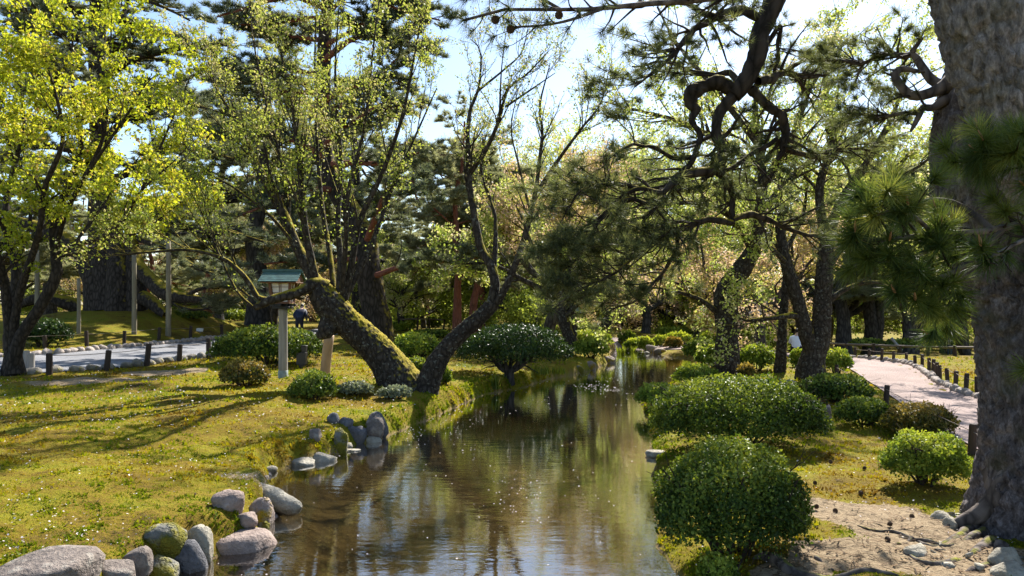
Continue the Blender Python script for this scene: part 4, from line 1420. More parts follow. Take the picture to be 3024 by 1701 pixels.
# ------------------------------------------------------------------ trees
def bark_trunk(b, pts, rads, S, K, seed, plate=.10, depth=.045, knot=0.0):
    """trunk with real bark plates: cracks are cut into the surface"""
    c = catmull(np.array(pts), K)
    r = np.interp(np.linspace(0, 1, K), np.linspace(0, 1, len(rads)), rads)
    if knot: r = r * (1 + knot * fbm(c * 2.5, 2, seed + 30))
    t = unit(np.gradient(c, axis=0))
    u = np.empty_like(t)
    u[0] = unit(np.cross(t[0], np.array([0, 1., 0])))
    for k in range(1, K):
        w = u[k - 1] - t[k] * np.dot(u[k - 1], t[k])
        u[k] = w / np.linalg.norm(w)
    v = np.cross(t, u)
    a = np.arange(S) * 2 * np.pi / S
    dirs = u[:, None] * np.cos(a)[None, :, None] + v[:, None] * np.sin(a)[None, :, None]
    s = np.concatenate([[0], np.cumsum(np.linalg.norm(np.diff(c, axis=0), axis=1))])
    base = c[:, None] + dirs * r[:, None, None]
    n3 = fbm(base.reshape(-1, 3) * 1.6, 3, seed).reshape(K, S)
    # distorted cell pattern in (around, along)
    wob = fbm(base.reshape(-1, 3) * 7, 2, seed + 4).reshape(K, S)
    per = max(6, int(round(2 * np.pi * np.mean(r) / plate)))
    uu = (a[None, :] / (2 * np.pi) * per + wob * .55)
    vv = (s[:, None] / (plate * 1.9) + wob * .5 + np.zeros((1, S)))
    e = worley_edge(np.stack([uu.ravel(), vv.ravel()], 1), seed).reshape(K, S)
    uu2, vv2 = uu * 2.3 + 3, vv * 2.1
    e2 = worley_edge(np.stack([uu2.ravel(), vv2.ravel()], 1), seed + 9).reshape(K, S)
    disp = depth * (ss(0, .28, e) - 1) + depth * .4 * (ss(0, .25, e2) - 1) + depth * .5 * fbm(base.reshape(-1, 3) * 22, 2, seed + 6).reshape(K, S)
    rr = r[:, None] * (1 + .10 * n3) + disp
    V = c[:, None] + dirs * rr[..., None]
    i = np.arange(K * S).reshape(K, S)
    j = np.roll(i, -1, 1)
    b.add(V.reshape(-1, 3), np.stack([i[:-1], j[:-1], j[1:], i[1:]], -1).reshape(-1, 4))
    return c, r

def limbset(spec, K=22):
    """spec: list of (points (px, py, Y), r_start, r_end) -> arrays"""
    Pn, R = [], []
    for pts, r0, r1 in spec:
        w = np.array([P(*q) for q in pts])
        c = catmull(w, K)
        Pn.append(c)
        R.append(np.linspace(r0, r1, K) if np.isscalar(r0) else np.interp(np.linspace(0, 1, K), np.linspace(0, 1, len(r0)), r0))
    return np.array(Pn), np.array(R)
def flare(R, k=0, amt=.5, n=4):
    for i in range(n):
        R[k, i] *= 1 + amt * (1 - i / n) ** 2
    return R
def tree_parts(name, label, cat, base, trunk_b, branch_b, crown_b, bark, leafm, group=None, crown_name='crown'):
    root = thing(name, label, cat, tuple(base), group)
    obj('trunk', trunk_b.mesh('trunk', M[bark], base, True), root)
    if branch_b is not None and branch_b.n:
        obj('branches', branch_b.mesh('branches', M[bark], base, True), root)
    if crown_b is not None and crown_b.n:
        obj(crown_name, crown_b.mesh(crown_name, M[leafm], base), root)
    return root
def foliage_pts(C, R, n, spread, t0=.15):
    p, t, _ = along(C, R, n, t0, 1.0)
    return p + rng.normal(size=p.shape) * spread
def cat_b(*ab):
    """stack branch sets with the same K"""
    return np.concatenate([a for a, _ in ab]), np.concatenate([b for _, b in ab])

# --- left: leafy tree with yellow green leaves
def leafy_tree():
    s = [([(29, 1116, 17.9), (31, 1010, 17.9), (20, 880, 17.7), (0, 780, 17.4), (-40, 680, 17), (-60, 560, 16.6)], .20, .05),
         ([(40, 1105, 17.9), (36, 960, 18), (45, 860, 18.2), (47, 780, 18.4), (28, 700, 18.6), (18, 620, 18.8), (40, 500, 19), (70, 380, 19.2), (60, 250, 19.4)], .20, .025),
         ([(38, 1060, 17.9), (42, 960, 17.8), (62, 850, 17.6), (100, 740, 17.3), (122, 650, 17.1), (130, 560, 17), (185, 420, 16.8), (170, 300, 16.6), (130, 160, 16.5), (120, 70, 16.4)], .14, .018),
         ([(40, 1075, 17.85), (60, 995, 17.8), (117, 910, 17.8), (167, 812, 17.8), (163, 746, 17.9), (160, 660, 18.0), (200, 550, 18.2), (240, 420, 18.3), (215, 250, 18.5), (215, 70, 18.6)], .19, .018),
         ([(163, 746, 17.9), (190, 640, 17.6), (240, 540, 17.4), (300, 420, 17.2), (320, 280, 17.1), (330, 45, 17)], .085, .014),
         ([(240, 540, 17.4), (318, 423, 17.0), (380, 330, 16.7), (430, 250, 16.5), (470, 215, 16.4)], .055, .012),
         ([(165, 755, 17.85), (215, 725, 17.5), (300, 700, 17.1), (370, 640, 16.8), (420, 560, 16.6), (520, 470, 16.3), (570, 410, 16.2)], .075, .012),
         ([(300, 700, 17.1), (400, 690, 17.2), (480, 640, 17.5), (555, 580, 17.7)], .04, .010),
         ([(420, 560, 16.6), (480, 420, 16.7), (535, 290, 16.9), (565, 220, 17)], .045, .010),
         ([(215, 725, 17.5), (280, 640, 18.2), (350, 540, 18.8), (430, 440, 19.2), (490, 360, 19.4)], .05, .010),
         ([(47, 780, 18.4), (90, 640, 19.2), (60, 480, 19.8), (10, 330, 20), (-20, 200, 20)], .07, .012),
         ([(20, 700, 17.6), (-30, 560, 17.2), (-20, 420, 17), (10, 280, 16.8), (20, 200, 16.8)], .06, .012),
         ([(165, 760, 17.85), (250, 740, 18.6), (340, 690, 19.4), (400, 600, 20)], .05, .010)]
    P0, R0_ = limbset(s, 26)
    flare(R0_, 0, .6)
    flare(R0_, 1, .6)
    tb, bb, cb = MB(), MB(), MB()
    R0_ = R0_ * .82
    batch_tubes(tb, P0, R0_, 12, .16, 2.2, 5)
    a1 = spawn(P0, R0_, 120, (.7, 1.7), (30, 60), .25, 6, .40, 1, .14, .1, rk=.45, rmin=.008)
    a2 = spawn(*a1, 620, (.35, .9), (25, 60), .15, 5, .2, 1, .16, rk=.5, rmin=.005)
    a3 = spawn(*a2, 1350, (.15, .45), (25, 65), .1, 4, .2, 1, .18, rk=.5, rmin=.004)
    batch_tubes(bb, *a1, 6)
    batch_tubes(bb, *a2, 4)
    batch_tubes(bb, *a3, 3)
    n = 25000
    p = np.concatenate([foliage_pts(*a3, int(n * .72), .06), foliage_pts(*a2, int(n * .28), .07)])
    z = p[:, 2]
    r = np.clip(rng.normal(size=len(p)) * .22 + .38 + .25 * fbm(p * .8, 2, 9), 0, 1)
    leaves(cb, p, rng.uniform(.065, .125, len(p)), .55, None, 0, .30, .12, rnd=r)
    base = GP(29, 1112)
    tree_parts('leafy_tree', 'multi stemmed tree with bright yellow green leaves at the left edge', 'tree', base, tb, bb, cb, 'bark_maple', 'leaf_maple')
leafy_tree()

# --- two leaning cherries at the bend of the stream
def leaning_cherry():
    Y = 15.0
    s = [([(1212, 1190, 15.95), (1192, 1146, 15.95), (1160, 1092, 15.95), (1115, 1035, 15.95), (1060, 985, 15.90), (1005, 935, 15.85), (960, 880, 15.85), (940, 850, 15.85)], [.52, .44, .38, .33, .31, .33, .34, .22], 0),
         ([(985, 940, 15.85), (972, 965, 15.75), (950, 985, 15.65), (935, 988, 15.60)], [.24, .24, .19, .06], 0),
         ([(965, 850, 15.85), (930, 838, 15.75), (880, 862, 15.55), (800, 886, 15.35), (750, 910, 15.25)], .16, .06),
         ([(800, 886, 15.35), (762, 880, 15.30), (741, 845, 15.25), (711, 805, 15.15), (657, 763, 15.05), (560, 738, 14.85), (440, 745, 14.65), (330, 752, 14.55)], .065, .012),
         ([(965, 870, 15.85), (920, 810, 15.85), (880, 735, 15.95), (862, 695, 15.95), (820, 590, 16.05), (750, 470, 16.15), (705, 365, 16.25), (655, 290, 16.35), (615, 215, 16.45)], .15, .012),
         ([(940, 860, 15.85), (905, 700, 15.65), (892, 585, 15.45), (868, 350, 15.25), (822, 120, 15.15)], .09, .012),
         ([(1000, 880, 15.85), (1004, 760, 16.05), (998, 655, 16.15), (1007, 470, 16.35), (990, 235, 16.55), (1000, 30, 16.65)], .075, .012),
         ([(1015, 890, 15.85), (1035, 800, 15.75), (1062, 655, 15.65), (1127, 515, 15.55), (1186, 350, 15.45), (1222, 175, 15.35), (1245, 40, 15.35)], .085, .012),
         ([(1020, 880, 15.90), (1050, 820, 16.05), (1104, 705, 16.25), (1156, 562, 16.55), (1232, 390, 16.85), (1290, 260, 17.05)], .07, .012),
         ([(990, 890, 15.85), (975, 760, 16.35), (950, 600, 16.85), (935, 400, 17.15), (930, 180, 17.35), (935, 0, 17.45)], .07, .012),
         ([(1010, 890, 15.85), (1020, 720, 15.35), (1030, 560, 14.95), (1075, 380, 14.75), (1100, 160, 14.65), (1120, 0, 14.65)], .06, .012),
         ([(880, 735, 15.95), (800, 640, 15.55), (700, 560, 15.25), (600, 500, 15.05), (540, 420, 14.95)], .045, .010),
         ([(750, 910, 15.25), (700, 860, 15.15), (650, 760, 15.05), (600, 640, 14.95), (560, 560, 14.85)], .03, .008),
         ([(862, 695, 15.95), (830, 480, 16.55), (780, 280, 16.95), (745, 100, 17.15), (740, 0, 17.25)], .05, .010)]
    P0, R0_ = limbset(s, 26)
    tb, bb, cb = MB(), MB(), MB()
    bark_trunk(tb, P0[0], R0_[0], 72, 110, 15, .09, .030, .18)
    batch_tubes(tb, P0[1:3], R0_[1:3], 20, .34, 4.5, 15, cap=True)
    batch_tubes(tb, P0[3:], R0_[3:], 9, .16, 4, 16)
    PB, RB = P0[3:], R0_[3:]
    a1 = spawn(PB, RB, 150, (.8, 2.1), (15, 38), .45, 6, .25, 1, .10, .5, rk=.42, rmin=.006)
    a2 = spawn(*a1, 520, (.4, 1.1), (18, 45), .35, 5, .2, 1, .12, .3, rk=.5, rmin=.004)
    a3 = spawn(*a2, 900, (.15, .5), (20, 55), .2, 4, .2, 1, .15, rk=.5, rmin=.0035)
    batch_tubes(bb, *a1, 5)
    batch_tubes(bb, *a2, 4)
    batch_tubes(bb, *a3, 3)
    n = 21000
    p = np.concatenate([foliage_pts(*a3, int(n * .6), .05), foliage_pts(*a2, int(n * .3), .05), foliage_pts(PB[1:], RB[1:], int(n * .10), .09, .2)])
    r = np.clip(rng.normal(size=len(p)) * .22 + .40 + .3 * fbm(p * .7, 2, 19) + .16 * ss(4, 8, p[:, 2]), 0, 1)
    leaves(cb, p, rng.uniform(.036, .078, len(p)), .1, None, 0, .34, .14, rnd=r)
    base = GP(1195, 1150)
    tree_parts('cherry_tree', 'mossy cherry with thick trunk leaning left over the log prop, many upright shoots', 'tree', base, tb, bb, cb, 'bark_cherry', 'leaf_cherry')
leaning_cherry()

def right_leaning_cherry():
    s = [([(1238, 1225, 15.75), (1249, 1184, 15.75), (1263, 1140, 15.75), (1284, 1083, 15.75), (1323, 1023, 15.75), (1375, 973, 15.75), (1430, 925, 15.75), (1458, 895, 15.75)], [.36, .30, .235, .20, .185, .18, .18, .15], 0),
         ([(1448, 910, 15.75), (1462, 850, 15.75), (1458, 812, 15.75), (1450, 781, 15.80), (1420, 735, 15.85), (1404, 657, 15.95), (1388, 560, 16.05), (1385, 510, 16.05), (1381, 388, 16.15), (1392, 311, 16.25), (1412, 268, 16.35), (1420, 155, 16.45), (1390, 116, 16.55)], .115, .010),
         ([(1455, 905, 15.75), (1474, 885, 15.65), (1497, 840, 15.55), (1524, 774, 15.45), (1548, 704, 15.35), (1567, 630, 15.25), (1583, 560, 15.15), (1594, 466, 15.05), (1602, 388, 14.95), (1594, 311, 14.85), (1625, 186, 14.75)], .085, .010),
         ([(1458, 812, 15.75), (1463, 720, 15.95), (1462, 640, 16.15), (1445, 580, 16.35), (1420, 480, 16.65), (1450, 350, 16.95)], .06, .008),
         ([(1386, 515, 16.05), (1439, 435, 15.85), (1475, 350, 15.65), (1500, 265, 15.45), (1560, 215, 15.35), (1620, 150, 15.25)], .06, .009),
         ([(1493, 315, 15.55), (1560, 270, 15.85), (1640, 215, 16.15)], .03, .008),
         ([(1412, 268, 16.35), (1493, 202, 16.35), (1540, 155, 16.35), (1560, 80, 16.35)], .03, .008),
         ([(1590, 560, 15.15), (1653, 466, 14.95), (1719, 377, 14.75), (1773, 307, 14.65), (1800, 200, 14.55)], .045, .009),
         ([(1475, 350, 15.65), (1480, 220, 15.15), (1490, 120, 14.95)], .025, .007),
         ([(1567, 630, 15.25), (1530, 480, 14.95), (1510, 380, 14.75), (1530, 260, 14.65)], .03, .007)]
    P0, R0_ = limbset(s, 26)
    tb, bb, cb = MB(), MB(), MB()
    bark_trunk(tb, P0[0], R0_[0], 52, 90, 25, .07, .020, .16)
    batch_tubes(tb, P0[1:], R0_[1:], 9, .15, 5, 26)
    a1 = spawn(P0[1:], R0_[1:], 90, (.5, 1.4), (20, 48), .30, 6, .35, 1, .12, .25, rk=.42, rmin=.006)
    a2 = spawn(*a1, 300, (.3, .8), (20, 50), .2, 5, .2, 1, .16, .1, rk=.5, rmin=.0045)
    a3 = spawn(*a2, 700, (.12, .4), (20, 55), .1, 4, .2, 1, .18, rk=.5, rmin=.004)
    batch_tubes(bb, *a1, 5)
    batch_tubes(bb, *a2, 4)
    batch_tubes(bb, *a3, 3)
    n = 5200
    p = np.concatenate([foliage_pts(*a3, int(n * .7), .04), foliage_pts(*a2, int(n * .3), .04)])
    leaves(cb, p, rng.uniform(.035, .068, len(p)), .2, None, 0, .34, .12)
    base = GP(1250, 1190)
    tree_parts('cherry_tree', 'slim cherry leaning right from the water edge and forking into sparse thin branches', 'tree', base, tb, bb, cb, 'bark_cherry', 'leaf_cherry')
right_leaning_cherry()

# --- clipped dark evergreen shaped like a mushroom
def mushroom_tree():
    g = GP(1503, 1118)
    Y = g[1]
    cen = P(1522, 1035, Y + .2)
    rx, ry, H = 168 * Y / F, 1.15, (1075 - 955) * Y / F
    n = 13000
    d = rng.normal(size=(n, 3))
    d[:, 2] = np.abs(d[:, 2]) - .25
    d = unit(d)
    sh = np.where(rng.random(n) < .35, rng.uniform(.4, .95, n), 1 - np.abs(rng.normal(size=n)) * .08)
    pos = d * (sh * (1 + .24 * fbm(d * 2.6, 3, 55)))[:, None] * np.array([rx, ry, H * .66]) + cen
    pos[:, 2] = np.maximum(pos[:, 2], cen[2] - .26 + .1 * rng.random(n))
    cb, tb = MB(), MB()
    leaves(cb, pos, rng.uniform(.05, .105, n), .2, d, .5, .30, .12)
    s = []
    for k in range(9):
        a = k / 9 * 2 * math.pi + .2
        e = cen + np.array([math.cos(a) * rx * .65, math.sin(a) * ry * .6, H * (.0 + .3 * random.random())])
        b0 = np.array([g[0] + .06 * math.cos(a), g[1] + .06 * math.sin(a), g[2] - .2])
        m_ = b0 * .55 + e * .45
        m_[:2] = b0[:2] * .75 + e[:2] * .25
        s.append(catmull([b0, b0 + np.array([0, 0, .35]), m_, e], 14))
    s = np.array(s)
    R_ = np.tile(np.linspace(.085, .022, 14), (9, 1))
    R_[:, :3] *= 1.25
    batch_tubes(tb, s, R_, 8, .15, 5, 3)
    bb = MB()
    a1 = spawn(s, R_, 70, (.3, .7), (30, 70), .1, 5, .45, 1, .15)
    batch_tubes(bb, *a1, 4)
    tree_parts('clipped_evergreen', 'small dark evergreen clipped like a mushroom at the stream edge', 'tree', g, tb, bb, cb, 'bark_far', 'leaf_dark')
mushroom_tree()

# --- pines
def pine_foliage(cb, bb, P1, R1, ntw, Ltw, ntf, m, L, w, flat=.7, t0=.35, up=.9, spread=75, twr=.008, ng=1.0):
    a2 = spawn(P1, R1, ntw, Ltw, (30, 75), .06, 5, t0, 1, .16, .15, flat, rk=.45, rmin=twr)
    a3 = spawn(*a2, ntw * 2, (Ltw[0] * .35, Ltw[1] * .5), (25, 65), .12, 4, .25, 1, .15, .1, flat, rk=.5, rmin=twr * .6)
    batch_tubes(bb, *a2, 4)
    batch_tubes(bb, *a3, 3)
    p, t, _ = along(*a3, int(ntf * .75), .25, 1.0)
    p2, t2, _ = along(*a2, ntf - len(p), .5, 1.0)
    p, t = np.concatenate([p, p2]), np.concatenate([t, t2])
    d = t * .55 + np.array([0, 0, up]) + rng.normal(size=p.shape) * .25
    rv = np.clip(rng.random(len(p)) * .6 + .2 + .4 * fbm(p * .35, 2, 77), 0, 1)
    tufts(cb, p, d, m, L, w, spread, rv)
def layered_limbs(P0, R0_, n, L0, L1, t0, t1, droop=-.15, K=9, asp=1.0):
    """horizontal limbs up a trunk, longer below"""
    i = np.zeros(n, int)
    t = np.sort(rng.uniform(t0, t1, n))
    pos, tan, r = interp(P0[:1], R0_[:1], i, t)
    a = np.arange(n) * 2.4 + rng.normal(size=n) * .5
    d = np.stack([np.cos(a), np.sin(a), rng.uniform(-.05, .35, n)], 1)
    le = (L0 + (L1 - L0) * ((t - t0) / (t1 - t0))) * rng.uniform(.7, 1.15, n)
    C = np.empty((n, K, 3))
    C[:, 0] = pos
    d = unit(d)
    for k in range(1, K):
        d = d + rng.normal(size=(n, 3)) * np.array([.22, .22, .14])
        d[:, 2] += droop / K
        d = unit(d)
        C[:, k] = C[:, k - 1] + d * (le / (K - 1))[:, None]
    RR = np.maximum(r * .42, .03)[:, None] * np.linspace(1, .2, K)[None]
    return C, RR
def giant_pine():
    Y = 38.5
    s = [([(335, 915, Y), (322, 800, Y), (303, 600, Y), (292, 300, Y), (287, 150, Y), (290, 0, Y), (300, -250, Y)], [1.4, .85, .52, .45, .42, .40, .2], 0),
         ([(290, 920, Y - .5), (285, 840, Y - .5), (255, 775, Y - .3), (205, 720, Y), (130, 680, Y + .5), (20, 640, Y + 1)], [.75, .6, .5, .42, .32, .15], 0),
         ([(352, 922, Y - 1), (350, 830, Y - .9), (345, 740, Y - .6), (330, 640, Y)], [.7, .55, .5, .35], 0),
         ([(395, 918, Y - .8), (403, 840, Y - .8), (398, 770, Y - .6), (380, 690, Y - .3)], [.6, .5, .45, .3], 0),
         ([(395, 775, Y - .7), (430, 815, Y - 1.2), (486, 862, Y - 2), (540, 880, Y - 2.6), (640, 885, Y - 3.2)], [.42, .38, .36, .22, .08], 0),
         ([(410, 905, Y - .6), (425, 880, Y - 1), (490, 930, Y - 1.5)], [.4, .36, .2], 0),
         ([(232, 905, Y - .4), (180, 890, Y - .8), (120, 880, Y - 1), (40, 905, Y - 1)], [.4, .32, .28, .15], 0)]
    P0, R0_ = limbset(s, 24)
    tb, bb, cb = MB(), MB(), MB()
    batch_tubes(tb, P0, R0_, 14, .2, 1.2, 35)
    tr = [([(290, 240, Y), (342, 206, Y - .6), (388, 175, Y - 1), (505, 148, Y - 1.8), (614, 128, Y - 2.4), (700, 140, Y - 2.8)], .24, .05),
          ([(285, 90, Y), (155, 66, Y - 1), (58, 66, Y - 1.5), (-60, 60, Y - 2)], .2, .05),
          ([(288, 330, Y), (180, 300, Y - 1), (93, 210, Y - 1.6), (50, 165, Y - 2), (10, 125, Y - 2.2)], .24, .05),
          ([(295, 75, Y), (340, 55, Y + .5), (368, 35, Y + 1), (385, -30, Y + 1.3)], .18, .06),
          ([(290, 125, Y), (230, 118, Y - 1), (180, 108, Y - 2), (120, 40, Y - 3)], .15, .05),
          ([(300, 420, Y), (400, 330, Y - 2), (520, 300, Y - 4), (640, 330, Y - 5)], .22, .05),
          ([(305, 560, Y), (430, 470, Y - 2), (560, 440, Y - 4), (690, 470, Y - 5)], .2, .05),
          ([(310, 640, Y), (420, 620, Y - 2), (560, 640, Y - 3), (700, 690, Y - 4), (800, 720, Y - 4.5)], .2, .05),
          ([(395, 700, Y), (500, 740, Y - 2), (580, 790, Y - 3), (680, 830, Y - 3.6), (740, 880, Y - 4)], .18, .05),
          ([(300, 600, Y), (200, 540, Y - 1), (90, 560, Y - 2), (-40, 600, Y - 3)], .2, .05),
          ([(290, 20, Y), (380, -10, Y - 2), (480, 20, Y - 3), (560, 60, Y - 3.6)], .16, .05),
          ([(200, 720, Y), (120, 700, Y + 1), (20, 720, Y + 1), (-80, 740, Y)], .16, .05),
          ([(540, 880, Y - 2.6), (600, 850, Y - 3), (690, 840, Y - 3.2), (760, 860, Y - 3.3)], .12, .04),
          ([(480, 860, Y - 2), (520, 900, Y - 2.5), (580, 915, Y - 2.8), (650, 900, Y - 3)], .12, .04)]
    P1, R1 = limbset(tr, 9)
    C, RR = layered_limbs(P0, R0_, 22, 8.5, 4.5, .30, .97, .1)
    P1, R1 = np.concatenate([P1, C]), np.concatenate([R1, RR])
    batch_tubes(tb, P1, R1, 7, .15, 2, 36)
    pine_foliage(cb, bb, P1, R1, 760, (.9, 2.2), 18500, 9, .36, .036, .75, .25, 1.1, 80, .014)
    base = np.array([P(335, 906, Y)[0], Y, zg(P(335, 906, Y)[0], Y)])
    tree_parts('giant_pine', 'giant old pine with massive mossy base on the mound and layered spreading boughs', 'tree', base, tb, bb, cb, 'bark_pine_moss', 'needle_far', crown_name='needles')
giant_pine()

def tall_pine():
    Y = 30.0
    s = [([(1124, 1026, Y), (1114, 950, Y), (1101, 870, Y), (1088, 800, Y), (1082, 745, Y), (1065, 680, Y + .3), (1020, 600, Y + .8), (975, 520, Y + 1), (958, 430, Y + 1.2), (955, 200, Y + 1.2), (968, 0, Y + 1), (975, -250, Y + 1)], [.68, .56, .50, .47, .44, .36, .33, .30, .28, .24, .2, .1], 0)]
    P0, R0_ = limbset(s, 34)
    tb, bb, cb = MB(), MB(), MB()
    batch_tubes(tb, P0, R0_, 16, .14, 1.8, 45)
    tr = [([(1095, 815, Y), (1117, 812, Y - .5), (1175, 790, Y - 1), (1222, 781, Y - 1.4), (1342, 770, Y - 2), (1420, 760, Y - 2.5)], .13, .03),
          ([(1075, 730, Y), (1110, 640, Y - 1), (1140, 562, Y - 1.6), (1172, 535, Y - 2), (1215, 522, Y - 2.2), (1230, 590, Y - 2.4)], .15, .03),
          ([(965, 470, Y + 1), (880, 420, Y), (790, 400, Y - 1), (700, 420, Y - 2)], .14, .03),
          ([(956, 300, Y + 1), (870, 230, Y), (780, 220, Y - 1), (680, 250, Y - 2)], .14, .03),
          ([(955, 180, Y + 1), (1050, 110, Y), (1160, 110, Y - 1), (1270, 150, Y - 2)], .14, .03),
          ([(957, 380, Y + 1), (1060, 330, Y), (1150, 320, Y - 1), (1260, 300, Y - 1.5)], .14, .03),
          ([(970, 30, Y + 1), (860, -10, Y), (740, 20, Y - 1), (640, 50, Y - 2)], .12, .03),
          ([(970, -20, Y + 1), (1060, -20, Y - 1), (1180, 30, Y - 2), (1300, 60, Y - 2.5)], .11, .03),
          ([(1000, 560, Y + 1), (900, 560, Y - .5), (800, 600, Y - 1.5), (700, 640, Y - 2)], .13, .03),
          ([(1080, 760, Y), (980, 770, Y - 1), (880, 770, Y - 2), (780, 780, Y - 2.6)], .13, .03),
          ([(975, 520, Y + 1), (1050, 470, Y + 2), (1150, 430, Y + 3), (1250, 430, Y + 3.5)], .12, .03)]
    P1, R1 = limbset(tr, 9)
    C, RR = layered_limbs(P0, R0_, 18, 5.2, 3.2, .42, .97, .15)
    P1, R1 = np.concatenate([P1, C]), np.concatenate([R1, RR])
    batch_tubes(bb, P1, R1, 7, .18, 3, 46)
    b2 = MB()
    pine_foliage(cb, b2, P1, R1, 720, (.6, 1.6), 19000, 9, .30, .031, .65, .25, 1.0, 80, .010)
    base = GP(1124, 1020)
    root = tree_parts('tall_pine', 'tall dark pine with curved mossy trunk behind the leaning cherries', 'tree', base, tb, None, cb, 'bark_pine_moss', 'needle_far', crown_name='needles')
    obj('boughs', bb.mesh('boughs', M['bark_red'], base, True), root)
    obj('twigs', b2.mesh('twigs', M['twig'], base), root)
tall_pine()

# generic trees, built at the origin, later placed
def make_pine(name, label, H, r, spread, nl, ntf, bark, needle, lean=(0, 0), t0=.35, group=None, m=10, L=.30, w=.022, fork=False):
    K = 16
    t = np.linspace(0, 1, K)
    wob = np.cumsum(rng.normal(size=(K, 2)) * .10, 0)
    c = np.stack([wob[:, 0] + lean[0] * t * H, wob[:, 1] + lean[1] * t * H, -.3 + (H + .3) * t], 1)
    R_ = r * (1 - .8 * t)
    R_[0] *= 1.5; R_[1] *= 1.12
    P0, R0_ = c[None], R_[None]
    tb, bb, cb = MB(), MB(), MB()
    batch_tubes(tb, P0, R0_, 14, .15, 1.6, 51)
    if fork:
        c2 = c.copy()
        q = ss(.05, .6, t)
        c2[:, 0] += q * .9 + .25 * r * 2 * ss(0, .1, t)
        c2[:, 1] -= .2 * q
        P0 = np.concatenate([P0, c2[None]])
        R0_ = np.concatenate([R0_, R0_ * .85])
        batch_tubes(tb, P0[1:], R0_[1:], 12, .15, 1.6, 53)
    C, RR = layered_limbs(P0, R0_, nl, spread, spread * .45, t0, .98, .1)
    batch_tubes(bb, C, RR, 6, .15, 3, 52)
    pine_foliage(cb, bb, C, RR, int(nl * 16), (spread * .16, spread * .38), ntf, m, L, w, .65, .2, 1.0, 80, .010)
    return tree_parts(name, label, 'tree', (0, 0, 0), tb, bb, cb, bark, needle, group, 'needles')
def make_cherry(name, label, H, r, spread, nleaf, size, bark, leafm, fork=.28, nlimb=6, group=None, upb=.45, lean=0.0):
    K = 12
    t = np.linspace(0, 1, K)
    wob = np.cumsum(rng.normal(size=(K, 2)) * .06, 0)
    h0 = H * fork
    c = np.stack([wob[:, 0] + lean * t * h0, wob[:, 1], -.3 + (h0 + .3) * t], 1)
    R_ = r * (1 - .3 * t)
    R_[0] *= 1.45; R_[1] *= 1.12
    tb, bb, cb = MB(), MB(), MB()
    batch_tubes(tb, c[None], R_[None], 12, .16, 2.2, 61)
    a = np.arange(nlimb) * 2 * np.pi / nlimb + rng.normal(size=nlimb) * .3
    C = np.empty((nlimb, K, 3))
    C[:, 0] = c[-1] - np.array([0, 0, .05]) - np.stack([np.zeros(nlimb), np.zeros(nlimb), rng.random(nlimb) * h0 * .35], 1)
    C[:, 0, :2] = np.array([np.interp(C[:, 0, 2], c[:, 2], c[:, q]) for q in (0, 1)]).T
    d = unit(np.stack([np.cos(a), np.sin(a), rng.uniform(.35, 1.1, nlimb)], 1))
    le = spread * rng.uniform(.85, 1.2, nlimb)
    for k in range(1, K):
        d = d + rng.normal(size=(nlimb, 3)) * .16
        d[:, 2] += (upb - .3) / K
        d = unit(d)
        C[:, k] = C[:, k - 1] + d * (le / (K - 1))[:, None]
    RL_ = (r * .55) * np.linspace(1, .12, K)[None] * np.ones((nlimb, 1))
    batch_tubes(tb, C, RL_, 9, .15, 3, 62)
    a1 = spawn(C, RL_, nlimb * 9, (spread * .3, spread * .6), (25, 60), upb * .5, 7, .2, 1, .17, .15, rk=.5, rmin=.012)
    a2 = spawn(*a1, nlimb * 45, (spread * .13, spread * .3), (25, 60), .15, 5, .2, 1, .18, rk=.5, rmin=.008)
    a3 = spawn(*a2, nlimb * 85, (spread * .05, spread * .14), (25, 60), .1, 4, .2, 1, .2, rk=.5, rmin=.006)
    batch_tubes(bb, *a1, 5)
    batch_tubes(bb, *a2, 4)
    batch_tubes(bb, *a3, 3)
    p = np.concatenate([foliage_pts(*a3, int(nleaf * .65), size * .9), foliage_pts(*a2, int(nleaf * .35), size * .9)])
    r_ = np.clip(rng.normal(size=len(p)) * .22 + .45 + .45 * fbm(p * .6, 2, 29), 0, 1)
    leaves(cb, p, size * rng.uniform(.65, 1.3, len(p)), .2, None, 0, .36, .14, rnd=r_)
    return tree_parts(name, label, 'tree', (0, 0, 0), tb, bb, cb, bark, leafm, group)
def put(root, px, Y, rz=0.0, sc=1.0, py=None):
    if py is not None:
        g = GP(px, py)
    else:
        x = (px - CX) / F * Y
        g = np.array([x, Y, zg(x, Y)])
    root.location = tuple(g - np.array([0, 0, .05]))
    root.rotation_euler = (0, 0, rz)
    root.scale = (sc, sc, sc)
    return root
def dup(root, px, Y, rz, sc, label, group=None):
    r = copy_tree(root, (0, 0, 0), 0, 1, label, group)
    if group is None and 'group' in r: del r['group']
    return put(r, px, Y, rz, sc)

# red trunked pines in the middle distance
redA = put(make_pine('red_pine', 'red trunked pine, leftmost of the red group in the middle distance', 11.0, .25, 4.2, 24, 13000, 'bark_red', 'needle_mid', (.01, 0), .30, None, 11, .28, .026), 1363, 38)
dup(redA, 1392, 40, 2.1, .97, 'red trunked pine in the middle of the red group')
dup(redA, 1424, 42, 4.0, .93, 'red trunked pine, rightmost of the red group')
